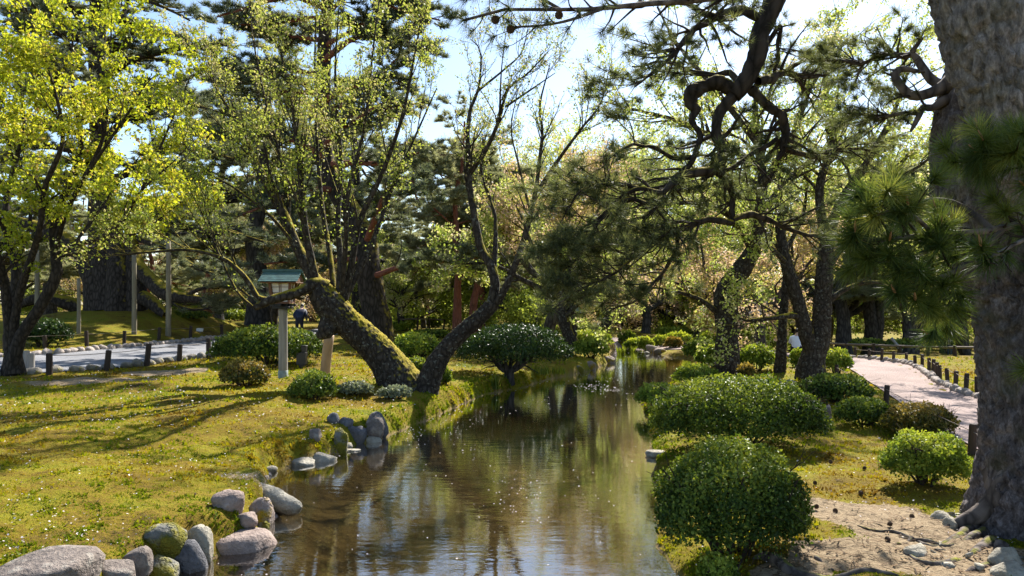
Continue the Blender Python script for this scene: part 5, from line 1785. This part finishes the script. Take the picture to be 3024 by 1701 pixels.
# dark pines on the right lawn
dkA = put(make_pine('lawn_pine', 'dark pine with leaning trunk, leftmost on the right lawn', 11.5, .52, 5.2, 24, 12500, 'bark_far', 'needle_mid', (.10, 0), .30, None, 11, .32, .030), 2494, 47)
dkB = put(make_pine('lawn_pine', 'dark twin trunked pine in the middle of the right lawn', 12, .50, 5.2, 24, 12500, 'bark_far', 'needle_mid', (0, .0), .32, None, 11, .32, .030, True), 2568, 48)
dup(dkB, 2685, 43, 0.15, .92, 'dark forked pine nearest the path on the right lawn')
dup(dkA, 2800, 62, 1.2, .9, 'slim dark pine far back on the right lawn')
dup(dkB, 2850, 66, 2.0, .9, 'far dark pine behind the distant person at right')
dup(dkA, 3010, 40, 3.0, 1.0, 'dark pine behind the big trunk at the right edge')

# traced cherries on the right bank
def bank_cherry(label, spec, ntr, base_px, leafm, nleaf, n1=70, L1=(1.0, 2.6), size=(.05, .10), seed=0):
    P0, R0_ = limbset(spec, 22)
    tb, bb, cb = MB(), MB(), MB()
    for q in range(ntr):
        bark_trunk(tb, P0[q], R0_[q], 48, 80, 65 + seed + q, .10, .026, .14)
    batch_tubes(tb, P0[ntr:], R0_[ntr:], 9, .16, 3, 66 + seed)
    a1 = spawn(P0[ntr:], R0_[ntr:], n1, L1, (25, 60), .2, 7, .2, 1, .17, .1, rk=.45, rmin=.010)
    a2 = spawn(*a1, n1 * 5, (.4, 1.2), (25, 60), .1, 5, .2, 1, .18, rk=.5, rmin=.006)
    a3 = spawn(*a2, n1 * 10, (.15, .5), (25, 60), .05, 4, .2, 1, .2, rk=.5, rmin=.005)
    batch_tubes(bb, *a1, 5)
    batch_tubes(bb, *a2, 4)
    batch_tubes(bb, *a3, 3)
    p = np.concatenate([foliage_pts(*a3, int(nleaf * .65), .06), foliage_pts(*a2, int(nleaf * .35), .06)])
    r_ = np.clip(rng.normal(size=len(p)) * .22 + .42 + .45 * fbm(p * .7, 2, 39 + seed), 0, 1)
    leaves(cb, p, rng.uniform(size[0], size[1], len(p)), .25, None, 0, .34, .14, rnd=r_)
    tree_parts('cherry_tree', label, 'tree', GP(*base_px), tb, bb, cb, 'bark_cherry', leafm)
bank_cherry('thick mossy cherry trunk bending right, beside the stream on the right bank', [
    ([(2150, 1125, 20.8), (2148, 1060, 20.8), (2146, 960, 20.8), (2143, 890, 20.8), (2152, 845, 20.8), (2190, 795, 20.7), (2228, 735, 20.6)], [.42, .33, .31, .31, .31, .27, .23], 0),
    ([(2225, 740, 20.6), (2245, 640, 20.5), (2250, 500, 20.3), (2230, 360, 20), (2240, 200, 19.8)], .20, .03),
    ([(2225, 740, 20.6), (2160, 640, 20.3), (2060, 600, 20), (1960, 610, 19.7), (1860, 660, 19.5)], .13, .02),
    ([(2125, 930, 20.8), (2080, 892, 20.6), (2030, 870, 20.4), (1940, 850, 20), (1860, 860, 19.8)], .09, .015),
    ([(2245, 640, 20.5), (2320, 540, 21), (2400, 470, 21.4), (2500, 420, 21.6), (2600, 360, 21.8)], .12, .02),
    ([(2250, 500, 20.3), (2130, 420, 21), (2010, 360, 21.5), (1900, 330, 21.8), (1780, 300, 22)], .12, .02),
    ([(2240, 560, 20.4), (2330, 420, 19.6), (2400, 250, 19.2), (2500, 120, 19)], .11, .02),
    ([(2235, 420, 20), (2100, 250, 19.6), (2000, 130, 19.4), (1940, 20, 19.3)], .10, .02)], 1, (2150, 1112), 'leaf_spring', 18000, 100, size=(.055, .11))
bank_cherry('forked mossy cherry on the right bank beside the path, left stem slanting', [
    ([(2392, 1125, 20.6), (2400, 1060, 20.6), (2418, 1000, 20.6), (2428, 920, 20.6), (2433, 820, 20.6), (2440, 720, 20.6)], [.42, .32, .26, .25, .23, .19], 0),
    ([(2400, 1060, 20.55), (2382, 990, 20.5), (2362, 910, 20.5), (2335, 820, 20.5), (2312, 730, 20.6), (2300, 620, 20.8), (2310, 480, 21)], [.22, .21, .19, .16, .14, .10, .04], 0),
    ([(2375, 945, 20.5), (2340, 932, 20.4), (2280, 940, 20.2), (2200, 945, 20), (2160, 925, 19.9)], .10, .03),
    ([(2440, 895, 20.6), (2495, 855, 20.5), (2555, 835, 20.4), (2640, 832, 20.2), (2720, 810, 20)], .085, .02),
    ([(2440, 730, 20.6), (2480, 600, 20.6), (2560, 480, 20.4), (2640, 330, 20.2), (2700, 150, 20)], .16, .02),
    ([(2440, 730, 20.6), (2420, 560, 21), (2460, 400, 21.4), (2440, 240, 21.6), (2480, 60, 21.8)], .15, .02),
    ([(2435, 800, 20.6), (2520, 690, 21.4), (2620, 620, 22), (2720, 600, 22.4)], .12, .02),
    ([(2325, 780, 20.5), (2260, 720, 20), (2180, 690, 19.6), (2110, 700, 19.4)], .08, .015),
    ([(2480, 600, 20.6), (2600, 540, 20), (2700, 500, 19.6), (2800, 420, 19.4)], .10, .02)], 2, (2395, 1112), 'leaf_spring', 18000, 100, size=(.055, .11), seed=3)
bank_cherry('thin dark trunk left of the forked cherry on the right bank', [
    ([(2302, 1112, 21.8), (2308, 1030, 21.8), (2312, 940, 21.9), (2322, 830, 22), (2318, 740, 22), (2290, 640, 22.1)], [.20, .14, .13, .12, .11, .08], 0),
    ([(2318, 760, 22), (2260, 680, 22.3), (2190, 620, 22.6), (2120, 560, 23)], .07, .015),
    ([(2320, 740, 22), (2370, 640, 22.6), (2390, 520, 23), (2440, 420, 23.3)], .07, .015)], 1, (2303, 1104), 'leaf_spring', 4500, 34, (.7, 1.8), seed=6)

# middle distance cherries past the stream bend
chA = make_cherry('cherry_tree', 'dark upright cherry trunk behind the mushroom shaped evergreen', 8.5, .27, 4.6, 17000, .125, 'bark_far', 'leaf_spring', .30, 7)
put(chA, 1606, 29, .4)
def slanting():
    s = [([(1697, 1035, 27), (1675, 975, 27), (1660, 930, 27), (1668, 880, 27.1), (1640, 830, 27.2), (1622, 790, 27.3)], [.28, .24, .22, .20, .17, .14], 0),
         ([(1690, 1010, 27), (1694, 950, 27), (1686, 890, 27), (1690, 820, 27), (1682, 760, 27)], [.16, .14, .12, .10, .08], 0),
         ([(1668, 940, 27), (1700, 905, 26.6), (1740, 880, 26.2), (1800, 870, 26)], .10, .03),
         ([(1622, 790, 27.3), (1570, 720, 27.5), (1540, 640, 27.8), (1500, 560, 28)], .11, .02),
         ([(1682, 760, 27), (1730, 680, 27), (1780, 590, 27), (1800, 480, 27)], .08, .02),
         ([(1640, 830, 27.2), (1690, 740, 28), (1680, 640, 28.6), (1720, 540, 29)], .10, .02)]
    P0, R0_ = limbset(s, 18)
    tb, bb, cb = MB(), MB(), MB()
    batch_tubes(tb, P0, R0_, 12, .16, 2.6, 75)
    a1 = spawn(P0[2:], R0_[2:], 60, (1.0, 2.6), (25, 60), .2, 7, .2, 1, .17, .1, rk=.45, rmin=.012)
    a2 = spawn(*a1, 300, (.5, 1.3), (25, 60), .1, 5, .2, 1, .18, rk=.5, rmin=.008)
    batch_tubes(bb, *a1, 5)
    batch_tubes(bb, *a2, 4)
    p = foliage_pts(*a2, 17000, .12)
    leaves(cb, p, rng.uniform(.07, .13, len(p)), .2, None, 0, .36, .14)
    tree_parts('cherry_tree', 'slanting old cherry behind the rounded bush on the far left bank', 'tree', GP(1695, 1028), tb, bb, cb, 'bark_cherry', 'leaf_pink')
slanting()
chB = make_cherry('cherry_tree', 'cherry with pinkish bronze leaves left of the stream end', 9.5, .34, 5.4, 18000, .145, 'bark_far', 'leaf_pink', .26, 8)
put(chB, 1905, 50, 1.0)
dup(chB, 1990, 58, 2.6, 1.05, 'cherry with pinkish bronze leaves behind the stream end bushes')
dup(chA, 2180, 50, 2.0, 1.1, 'cherry behind the thick mossy trunk on the right bank')
dup(chB, 2245, 34, 4.4, .85, 'cherry with thick dark trunk behind the crouching person')
dup(chA, 1460, 48, 3.6, 1.1, 'cherry behind the slim leaning cherry in the middle')
lime = make_cherry('maple_tree', 'soft lime green maple behind the mushroom shaped evergreen', 5.5, .20, 4.2, 18000, .15, 'bark_far', 'leaf_lime', .22, 8, upb=.1)
put(lime, 1545, 44, 0)
dup(lime, 1250, 52, 1.3, 1.1, 'soft green maple beyond the far path')
dup(lime, 2120, 56, 2.2, 1.2, 'soft green maple beyond the dark clothed person')
dup(chB, 800, 52, .8, 1.0, 'cherry far behind the lantern roof')
dup(chA, 1180, 46, 5.0, .8, 'small dark curved cherry beside the tall pine trunk')
dup(dkA, 770, 47, 1.0, 1.45, 'tall grey green pine seen through the leaning cherry shoots')
dup(redA, 610, 52, 2.0, 1.6, 'tall grey green pine between giant pine and leaning cherry')
dup(dkA, 1060, 50, 4.0, 1.35, 'grey green pine behind the tall pine')
airy = make_cherry('cherry_tree', 'tall airy cherry with sparse young leaves behind the hanging pine limb', 12.5, .26, 8.0, 20000, .11, 'bark_far', 'leaf_spring', .22, 8, upb=.75)
put(airy, 1790, 54, .3, 1.5)
dup(airy, 2030, 58, 2.3, 1.55, 'tall airy cherry behind the thick mossy trunk')
dup(airy, 2480, 52, 4.1, 1.5, 'tall airy cherry above the path behind the forked cherry')
dup(airy, 2660, 58, 5.2, 1.6, 'tall airy cherry between forked cherry and big pine')
dup(airy, 1560, 60, 1.1, 1.45, 'tall airy cherry behind the slim leaning cherry')
dup(airy, 2270, 62, .7, 1.6, 'tall airy cherry far behind the thin dark trunk')
dup(airy, 2850, 54, 3.3, 1.5, 'tall airy cherry behind the big pine trunk')
dup(airy, 1900, 68, 5.9, 1.7, 'tall airy cherry above the stream end')
# far belt of trees closing the view
GRP = 'trees far behind the garden'
k = 0
for (px, Y, sc, src) in [(640, 62, 1.0, dkA), (430, 66, 1.1, redA), (150, 60, 1.1, dkA), (-80, 55, 1.2, dkB), (930, 70, 1.15, redA), (1120, 78, 1.15, dkB), (1310, 74, 1.0, chB), (1480, 82, 1.1, redA),
                          (1640, 70, 1.0, chB), (1760, 84, 1.0, redA), (1830, 62, .9, chA), (1930, 78, 1.0, dkA), (2060, 70, 1.0, chB), (2200, 84, 1.1, redA), (2330, 66, 1.0, chA), (2440, 76, 1.0, dkB),
                          (2560, 70, 1.0, redA), (2680, 84, 1.1, dkA), (2780, 80, 1.0, chB), (2920, 72, 1.1, redA), (3080, 66, 1.1, dkA), (520, 84, 1.2, chB), (260, 80, 1.2, redA), (40, 84, 1.2, chB), (760, 86, 1.2, dkB), (1010, 92, 1.2, chA)]:
    dup(src, px, Y, k * 1.7, sc, 'dim tree in the far belt behind the garden', GRP)
    k += 1
for q in range(26):
    px = -700 + q * 180 + random.uniform(-50, 50)
    dup([dkA, redA, chB, dkB, lime][q % 5], px, random.uniform(98, 125), q * 1.3, random.uniform(1.0, 1.3) if q % 5 != 4 else 2.0, 'dim tree in the far belt behind the garden', GRP)
# understory closing the gaps below the crowns
for q in range(22):
    px = -250 + q * 165 + random.uniform(-50, 50)
    dup([lime, chA, lime, chB][q % 4], px, random.uniform(66, 92), q * 2.1, random.uniform(.75, 1.05) if q % 2 else random.uniform(1.1, 1.5), 'dim tree in the far belt behind the garden', GRP)
# ------------------------------------------------------------------ the big pine at the right edge
def big_pine():
    base = GP(3060, 1600)
    base[1] = 6.9
    base[0] = (3075 - CX) / F * 6.9
    base[2] = zg(base[0], base[1])
    def big_bark(name, lo, mid, hi, mossy):
        mt = NT(name)
        v = mt.coord((1, 1, .45))
        n1, n2, n3 = mt.noise(v, 11, 5, .7), mt.noise(v, 45, 4, .7), mt.noise(mt.coord(), 2.2, 3)
        a_ = mt.math('ADD', mt.math('MULTIPLY', n1, .55), mt.math('MULTIPLY', n2, .45))
        c_ = mt.ramp(a_, [(.34, lo), (.5, mid), (.66, hi)])
        c_ = mt.mix(mt.math('MULTIPLY', mt.ramp(n3, [(.52, (0, 0, 0)), (.66, (1, 1, 1))]), mossy), c_, (.05, .055, .02))
        pr = mt.n('BsdfPrincipled', Base__Color=c_, Roughness=.92, Normal=mt.bump(a_, .8, .035))
        pr.inputs['Specular IOR Level'].default_value = .15
        return mt.surf(pr.outputs[0])
    M['bark_big'] = big_bark('big_pine_bark', (.022, .018, .018), (.10, .086, .084), (.24, .215, .215), .45)
    M['bark_big_lit'] = big_bark('lit_pine_bark', (.040, .034, .032), (.16, .145, .138), (.34, .315, .30), .35)  # lighter copy of the trunk bark, sky light on the front stem put into colour
    root = thing('big_pine', 'big pine with cracked grey bark and twin trunks at the right edge', 'tree', tuple(base))
    tb = MB()
    Yb = 6.9
    B = [(3075, 1640), (3072, 1560), (3072, 1450), (3071, 1291), (3050, 1050), (3024, 845), (2965, 680), (2925, 528), (2940, 352), (2975, 218), (3020, 0), (3070, -300), (3100, -700)]
    ptsB = [P(x, y, Yb) for x, y in B]
    bark_trunk(tb, ptsB, [.74, .56, .48, .46, .47, .49, .51, .52, .51, .50, .48, .42, .30], 110, 230, 71)
    obj('trunk', tb.mesh('trunk', M['bark_big'], base, True), root)
    tb = MB()
    A = [(3260, 1700), (3280, 1300), (3240, 900), (3150, 600), (3024, 388), (2957, 218), (2917, 100), (2886, 0), (2838, -250), (2800, -520), (2740, -800)]
    ptsA = [P(x, y, 5.95) for x, y in A]
    bark_trunk(tb, ptsA, [.50, .42, .38, .36, .35, .345, .34, .335, .31, .27, .18], 104, 200, 73, .10)
    obj('second_trunk', tb.mesh('second_trunk', M['bark_big_lit'], base, True), root)
    # roots running over the soil
    rb = MB()
    z8 = lambda x, y: (2024 + x / 2.542, 1130 + y / 2.542)
    RT = [[(2260, 1010), (2120, 1110), (2010, 1190), (1870, 1225), (1750, 1190), (1600, 1140), (1480, 1130), (1290, 1085)],
          [(2240, 1120), (2080, 1200), (1960, 1230), (1800, 1190), (1640, 1170), (1500, 1140)],
          [(2300, 1200), (2100, 1290), (1960, 1360), (1800, 1370), (1640, 1290), (1480, 1265), (1340, 1265)],
          [(2380, 1250), (2250, 1360), (2080, 1420), (1920, 1400), (1780, 1390)],
          [(2280, 960), (2200, 1000), (2120, 1050), (2050, 1110)],
          [(2450, 1290), (2380, 1400), (2300, 1470)],
          [(480, 1335), (600, 1320), (700, 1360), (800, 1410), (900, 1445), (1050, 1460), (1300, 1445), (1600, 1470)],
          [(980, 1330), (1060, 1375), (1140, 1420)],
          [(1700, 1190), (1600, 1230), (1500, 1215)], [(1900, 1260), (1760, 1260), (1700, 1285)]]
    for k, rt in enumerate(RT):
        w = []
        for (x, y) in rt:
            g = GP(*z8(x, y))
            w.append(g)
        c = catmull(w, 22)
        c[:, 2] = zground(c[:, 0], c[:, 1]) - .012 + .022 * np.sin(np.linspace(0, 9, 22) + k)
        r0 = [.10, .06, .07, .07, .09, .05, .06, .022, .03, .03][k]
        r1 = [.006, .006, .006, .006, .006, .006, .01, .004, .004, .004][k]
        rr = r0 + (r1 - r0) * np.linspace(0, 1, 22) ** .6
        if k == 6: rr = np.interp(np.linspace(0, 1, 22), [0, .1, .5, 1], [.005, .05, .055, .01])
        batch_tubes(rb, c[None], rr[None], 14, .4, 9, 80 + k)
    for k in range(2):
        a = math.radians(186 + k * 46)
        e = np.array([math.cos(a), math.sin(a), 0])
        p0 = base + e * .30 + np.array([0, 0, .55])
        p1 = base + e * .60 + np.array([0, 0, .12])
        p2 = base + e * 1.0
        p2[2] = zg(p2[0], p2[1]) - .03
        batch_tubes(rb, catmull([p0, p1, p2], 12)[None], np.linspace(.17, .02, 12)[None], 14, .7, 7, 95 + k)
    obj('roots', rb.mesh('roots', M['bark_pine'], base, True), root)

    # the contorted limb hanging over the stream
    q8 = lambda x, y: (1900 + x / 1.17, y / 1.17)
    Yl = 8.6
    def L(pts, Y0=Yl, Y1=None):
        n = len(pts)
        return [(*q8(x, y), Y0 + ((Y1 if Y1 is not None else Y0) - Y0) * i / (n - 1)) for i, (x, y) in enumerate(pts)]
    spec = [([(2760, -720, 6.0), (2700, -640, 6.6), (2560, -480, 7.4), (2420, -300, 8.1), (2330, -120, 8.5), (2285, 0, 8.6), (2250, 85, 8.6), (2240, 154, 8.6), (2216, 205, 8.6), (2190, 250, 8.6), (2165, 282, 8.6)], [.2, .19, .18, .165, .15, .14, .135, .13, .125, .13, .11], 0),
            (L([(330, 315), (290, 300), (250, 288), (205, 298), (168, 325), (165, 360), (190, 385)]), [.10, .10, .11, .085, .12, .10, .05], 0),
            (L([(190, 375), (168, 410), (190, 455), (188, 500), (175, 545), (130, 600), (65, 685), (5, 765), (-60, 830)], Yl, 8.2), [.06, .045, .042, .042, .04, .036, .03, .022, .012], 0),
            (L([(315, 325), (285, 365), (250, 415), (250, 450), (268, 505), (272, 565), (245, 588), (278, 612), (308, 675), (306, 770)], Yl, 8.4), [.09, .08, .075, .07, .075, .07, .075, .05, .045, .04], 0),
            (L([(370, 305), (400, 340), (440, 372), (478, 398), (490, 450), (482, 510), (462, 552)], Yl, 8.8), [.09, .075, .07, .07, .075, .065, .04], 0),
            (L([(478, 505), (520, 530), (570, 540), (610, 545), (632, 525), (700, 512), (790, 520)], 8.8, 9.2), [.05, .04, .032, .03, .026, .02, .012], 0),
            (L([(275, 590), (200, 590), (130, 610), (60, 660), (-20, 650), (-120, 700)], 8.4, 7.8), [.07, .06, .045, .035, .025, .012], 0),
            (L([(306, 760), (360, 740), (440, 765), (540, 805), (640, 820)], 8.4, 9), [.045, .04, .035, .028, .015], 0),
            (L([(306, 770), (250, 760), (190, 770), (120, 800), (30, 830), (-80, 900)], 8.4, 8.0), [.045, .04, .035, .03, .02, .010], 0),
            (L([(395, 60), (330, 30), (250, 60), (180, 100), (110, 180), (50, 240), (-30, 300)], Yl, 7.8), [.06, .05, .045, .04, .03, .022, .010], 0),
            (L([(345, 300), (300, 250), (230, 255), (150, 240), (60, 215), (-40, 230)], Yl, 9.2), [.05, .04, .03, .024, .02, .01], 0),
            (L([(395, 280), (450, 265), (500, 250), (560, 265), (640, 255)], Yl, 9.4), [.06, .055, .045, .03, .015], 0),
            (L([(430, 150), (470, 90), (465, 180), (450, 250)], 8.7, 8.9), [.03, .028, .024, .02], 0),
            (L([(462, 480), (380, 530), (300, 580), (200, 620)], 8.8, 8.6), [.035, .03, .025, .02], 0),
            (L([(65, 685), (20, 700), (-60, 690), (-140, 740), (-220, 800)], 8.2, 7.6), [.03, .028, .022, .016, .008], 0),
            (L([(175, 545), (100, 540), (20, 505), (-60, 510), (-150, 560)], 8.5, 8.0), [.03, .026, .022, .018, .01], 0),
            (L([(250, 60), (150, 20), (60, 10), (-60, 15)], 8.3, 7.6), [.04, .03, .022, .012], 0),
            (L([(-60, 690), (-150, 760), (-200, 860), (-280, 940)], 7.9, 7.3), [.022, .02, .015, .008], 0),
            (L([(30, 830), (-40, 900), (-130, 960), (-250, 1010)], 8.0, 7.5), [.024, .02, .015, .008], 0),
            (L([(120, 800), (110, 870), (60, 950), (-20, 1030), (-120, 1080)], 8.2, 7.9), [.028, .024, .018, .014, .008], 0),
            (L([(-20, 650), (-120, 620), (-200, 650), (-270, 730)], 8.0, 7.4), [.022, .02, .015, .008], 0)]
    P0, R0_ = limbset(spec, 24)
    lb, tw, nb = MB(), MB(), MB()
    P0[:, 2:-1] += .035 * np.stack([fbm(P0[:, 2:-1] * 6, 2, 300 + q) for q in range(3)], -1)
    for q in range(5):
        bark_trunk(lb, P0[q], R0_[q] * (.95 if q == 0 else .8), 30, 90 if q == 0 else 60, 111 + q, .055, .016, .25)
    batch_tubes(lb, P0[5:], R0_[5:] * .92, 12, .42, 8, 111)
    sel = [2, 5, 6, 7, 8, 8, 11, 13, 14, 15, 17, 17, 18, 18, 19, 20, 9, 10]
    pine_foliage(nb, tw, P0[sel], R0_[sel], 320, (.35, .95), 1900, 30, .14, .0062, .45, .25, .15, 75, .005)
    pine_foliage(nb, tw, P0[[3, 4, 12]], R0_[[3, 4, 12]], 40, (.25, .6), 230, 36, .125, .0042, .4, .3, .2, 70, .005)
    o = obj('hanging_limb', lb.mesh('hanging_limb', M['bark_pine_moss'], base, True), root)
    tag(obj('twigs', tw.mesh('twigs', M['twig'], base), o), kind='stuff')
    obj('needles', nb.mesh('needles', M['needle_near'], base), o)

    # gnarled side branches of the trunk
    r7 = lambda x, y: (2440 + x / 2.07, y / 2.07)
    def G(pts, Y0, Y1):
        n = len(pts)
        return [(*r7(x, y), Y0 + (Y1 - Y0) * i / (n - 1)) for i, (x, y) in enumerate(pts)]
    spec = [(G([(790, 480), (740, 520), (690, 545), (600, 580), (520, 580), (450, 520), (420, 455), (460, 420), (540, 432), (600, 440)], 6.9, 7.0), [.10, .075, .05, .045, .045, .04, .038, .03, .022, .012], 0),
            (G([(720, 520), (660, 500), (620, 460), (580, 400), (530, 330), (470, 345), (380, 325), (300, 350), (220, 390), (100, 370), (-20, 372)], 6.95, 7.6), [.05, .045, .04, .036, .034, .028, .024, .02, .018, .013, .008], 0),
            (G([(520, 320), (560, 270), (592, 230)], 7.1, 7.0), [.026, .022, .008], 0),
            (G([(760, 610), (710, 622), (650, 658), (590, 660), (565, 710), (535, 770), (515, 805)], 6.9, 6.9), [.06, .045, .038, .032, .028, .022, .010], 0),
            (G([(570, 695), (500, 690), (430, 698), (340, 715), (220, 700), (120, 720)], 6.9, 7.4), [.024, .02, .018, .015, .012, .006], 0),
            (G([(220, 390), (190, 470), (150, 560)], 7.5, 7.6), [.014, .011, .006], 0)]
    P2, R2 = limbset(spec, 20)
    lb, tw, nb = MB(), MB(), MB()
    batch_tubes(lb, P2, R2, 10, .18, 12, 121)
    pine_foliage(nb, tw, P2[[1, 4, 5]], R2[[1, 4, 5]], 70, (.2, .55), 330, 34, .12, .004, .4, .35, .1, 70, .004)
    pine_foliage(nb, tw, P2[[0, 3]], R2[[0, 3]], 14, (.15, .35), 40, 30, .11, .004, .4, .4, .1, 70, .004)
    o = obj('side_branches', lb.mesh('side_branches', M['bark_pine'], base, True), root)
    tag(obj('twigs', tw.mesh('twigs', M['twig'], base), o), kind='stuff')
    obj('needles', nb.mesh('needles', M['needle_near'], base), o)

    # near bough with long green needles in front of the trunk
    spec = [([(3330, 560, 4.6), (3180, 600, 4.0), (3050, 650, 3.6), (2930, 680, 3.4), (2800, 690, 3.3), (2680, 700, 3.25), (2570, 712, 3.2), (2500, 715, 3.15)], .035, .008),
            ([(3180, 600, 4.0), (3100, 520, 3.6), (3010, 470, 3.3), (2930, 455, 3.2), (2870, 480, 3.15)], .022, .006),
            ([(2960, 672, 3.45), (2880, 760, 3.3), (2800, 810, 3.2), (2720, 840, 3.15), (2660, 850, 3.1)], .02, .006),
            ([(2930, 680, 3.4), (2840, 610, 3.5), (2760, 590, 3.5), (2660, 610, 3.5), (2560, 640, 3.45)], .016, .005),
            ([(2800, 690, 3.3), (2720, 750, 3.2), (2640, 770, 3.2), (2560, 775, 3.2)], .014, .005),
            ([(3240, 620, 3.6), (3100, 690, 3.2), (3024, 708, 3.0), (2910, 770, 2.9)], .018, .007),
            ([(2760, 695, 3.3), (2700, 640, 3.1), (2640, 620, 3.0), (2580, 640, 2.95)], .012, .005),
            ([(2840, 780, 3.25), (2790, 860, 3.2), (2750, 910, 3.2)], .012, .005),
            ([(3280, 980, 3.6), (3160, 1060, 3.4), (3080, 1090, 3.3), (3030, 1090, 3.25)], .016, .006),
            ([(3200, 560, 3.8), (3090, 470, 3.3), (3030, 440, 3.1), (2990, 450, 3.05)], .016, .006)]
    P3, R3 = limbset(spec, 16)
    lb, tw, nb = MB(), MB(), MB()
    batch_tubes(lb, P3, R3, 9, .2, 16, 131)
    a2 = spawn(P3, R3, 165, (.08, .26), (30, 70), .12, 5, .42, 1, .16, .2, .1, rk=.6, rmin=.0035)
    batch_tubes(tw, *a2, 5)
    tipdir = unit(a2[0][:, -1] - a2[0][:, -2])
    tip = a2[0][:, -1]
    tpx, tpy = CX + F * tip[:, 0] / tip[:, 1], HY - F * (tip[:, 2] - EYE) / tip[:, 1]
    kp = ~((tpx > 2880) & (tpy > 610) & (rng.random(len(tip)) < .75))
    tip, tipdir = tip[kp], tipdir[kp]
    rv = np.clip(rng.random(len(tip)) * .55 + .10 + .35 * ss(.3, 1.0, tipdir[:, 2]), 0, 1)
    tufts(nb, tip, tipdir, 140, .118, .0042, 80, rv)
    pm, tm, _ = along(*a2, 40, .4, .95)
    tufts(nb, pm, tm, 80, .115, .0040, 70)
    pe = P3[:, -1]
    tufts(nb, pe, unit(P3[:, -1] - P3[:, -2]), 140, .12, .0042, 80)
    o = obj('near_bough', lb.mesh('near_bough', M['bark_pine'], base, True), root)
    tag(obj('twigs', tw.mesh('twigs', M['twig'], base), o), kind='stuff')
    obj('needles', nb.mesh('needles', M['needle_front'], base), o)
    # candles: upright new shoots
    k = rng.choice(len(tip), 26, replace=False)
    cmesh = MB()
    batch_tubes(cmesh, np.linspace([0, 0, 0], [0, 0, .05], 4)[None], np.array([[.005, .006, .005, .002]]), 6)
    cme = cmesh.mesh('candle', plain_mat('pine_candle', (.35, .19, .09), .7), smooth=True)
    for q in k:
        c_ = obj('candle', cme, o)
        c_.location = Vector(tip[q] - base)
        c_.rotation_euler = Vector(tipdir[q] + np.array([0, 0, 1.2])).to_track_quat('Z', 'Y').to_euler()

    # twig with cones across the top of the picture
    spec = [([(2500, -160, 7.0), (2300, -60, 6.2), (2100, -5, 5.6), (1900, 12, 5.2), (1780, 25, 5.0), (1660, 30, 4.9), (1540, 25, 4.8), (1440, 35, 4.7), (1370, 60, 4.65)], .04, .008),
            ([(1780, 25, 5.0), (1680, 60, 4.9), (1600, 75, 4.85), (1510, 80, 4.8)], .012, .006),
            ([(1660, 30, 4.9), (1580, -10, 5.0), (1480, -20, 5.0), (1400, -10, 5.0)], .012, .006),
            ([(1900, 12, 5.2), (1850, -40, 5.3), (1760, -60, 5.4)], .012, .006)]
    P4, R4 = limbset(spec, 16)
    lb, tw, nb = MB(), MB(), MB()
    batch_tubes(lb, P4, R4, 8, .2, 16, 141)
    a2 = spawn(P4, R4, 46, (.12, .34), (30, 70), .05, 5, .42, 1, .16, .1, .3, rk=.6, rmin=.004)
    batch_tubes(tw, *a2, 5)
    tip = np.concatenate([a2[0][:, -1], P4[:, -1]])
    td = np.concatenate([a2[0][:, -1] - a2[0][:, -2], P4[:, -1] - P4[:, -2]])
    tufts(nb, tip, unit(td), 70, .125, .0030, 75, rng.random(len(tip)) * .4)
    o = obj('top_bough', lb.mesh('top_bough', M['bark_pine'], base, True), root)
    tag(obj('twigs', tw.mesh('twigs', M['twig'], base), o), kind='stuff')
    obj('needles', nb.mesh('needles', M['needle_near'], base), o)
    for (px, py) in [(1512, 78), (1468, 50), (1655, 36)]:
        c_ = obj('cone', cm, o)
        c_.location = Vector(P(px, py, 4.8)) - Vector(base)
        c_.scale = (.8, .8, 1.0)
        c_.rotation_euler = (2.6, .4, 0)
    # high canopy above the picture, which dapples the bank below
    spec = []
    for k in range(11):
        a = math.radians(50 + k * 33)
        z = 7.5 + 3.2 * (k % 4) / 3
        tp = ptsA[-2] if k % 2 else ptsB[-2]
        tp = np.array([tp[0], tp[1], z])
        ln = 2.6 + 1.2 * random.random()
        spec.append(catmull([tp, tp + np.array([math.cos(a), math.sin(a), .1]) * ln * .5 + np.array([0, 0, .15]), tp + np.array([math.cos(a), math.sin(a), 0]) * ln], 12))
    spec = np.array(spec)
    RS = np.tile(np.linspace(.09, .02, 12), (len(spec), 1))
    up1 = [P(3100, -700, Yb), P(3120, -1100, Yb), P(3110, -1700, Yb), P(3100, -2200, Yb)]
    up2 = [P(2740, -800, 5.95), P(2720, -1200, 6.0), P(2740, -1900, 6.1), P(2740, -2500, 6.2)]
    lb, tw, nb = MB(), MB(), MB()
    batch_tubes(lb, np.array([catmull(up1, 14), catmull(up2, 14)]), np.array([np.linspace(.30, .1, 14), np.linspace(.2, .07, 14)]), 14, .12, 4, 151)
    batch_tubes(lb, spec, RS, 8, .2, 5, 152)
    pine_foliage(nb, tw, spec, RS, 150, (.4, 1.0), 900, 22, .14, .008, .6, .3, .8, 75, .006)
    o = obj('upper_trunk', lb.mesh('upper_trunk', M['bark_big'], base, True), root)
    tag(obj('twigs', tw.mesh('twigs', M['twig'], base), o), kind='stuff')
    obj('needles', nb.mesh('needles', M['needle_near'], base), o)
big_pine()
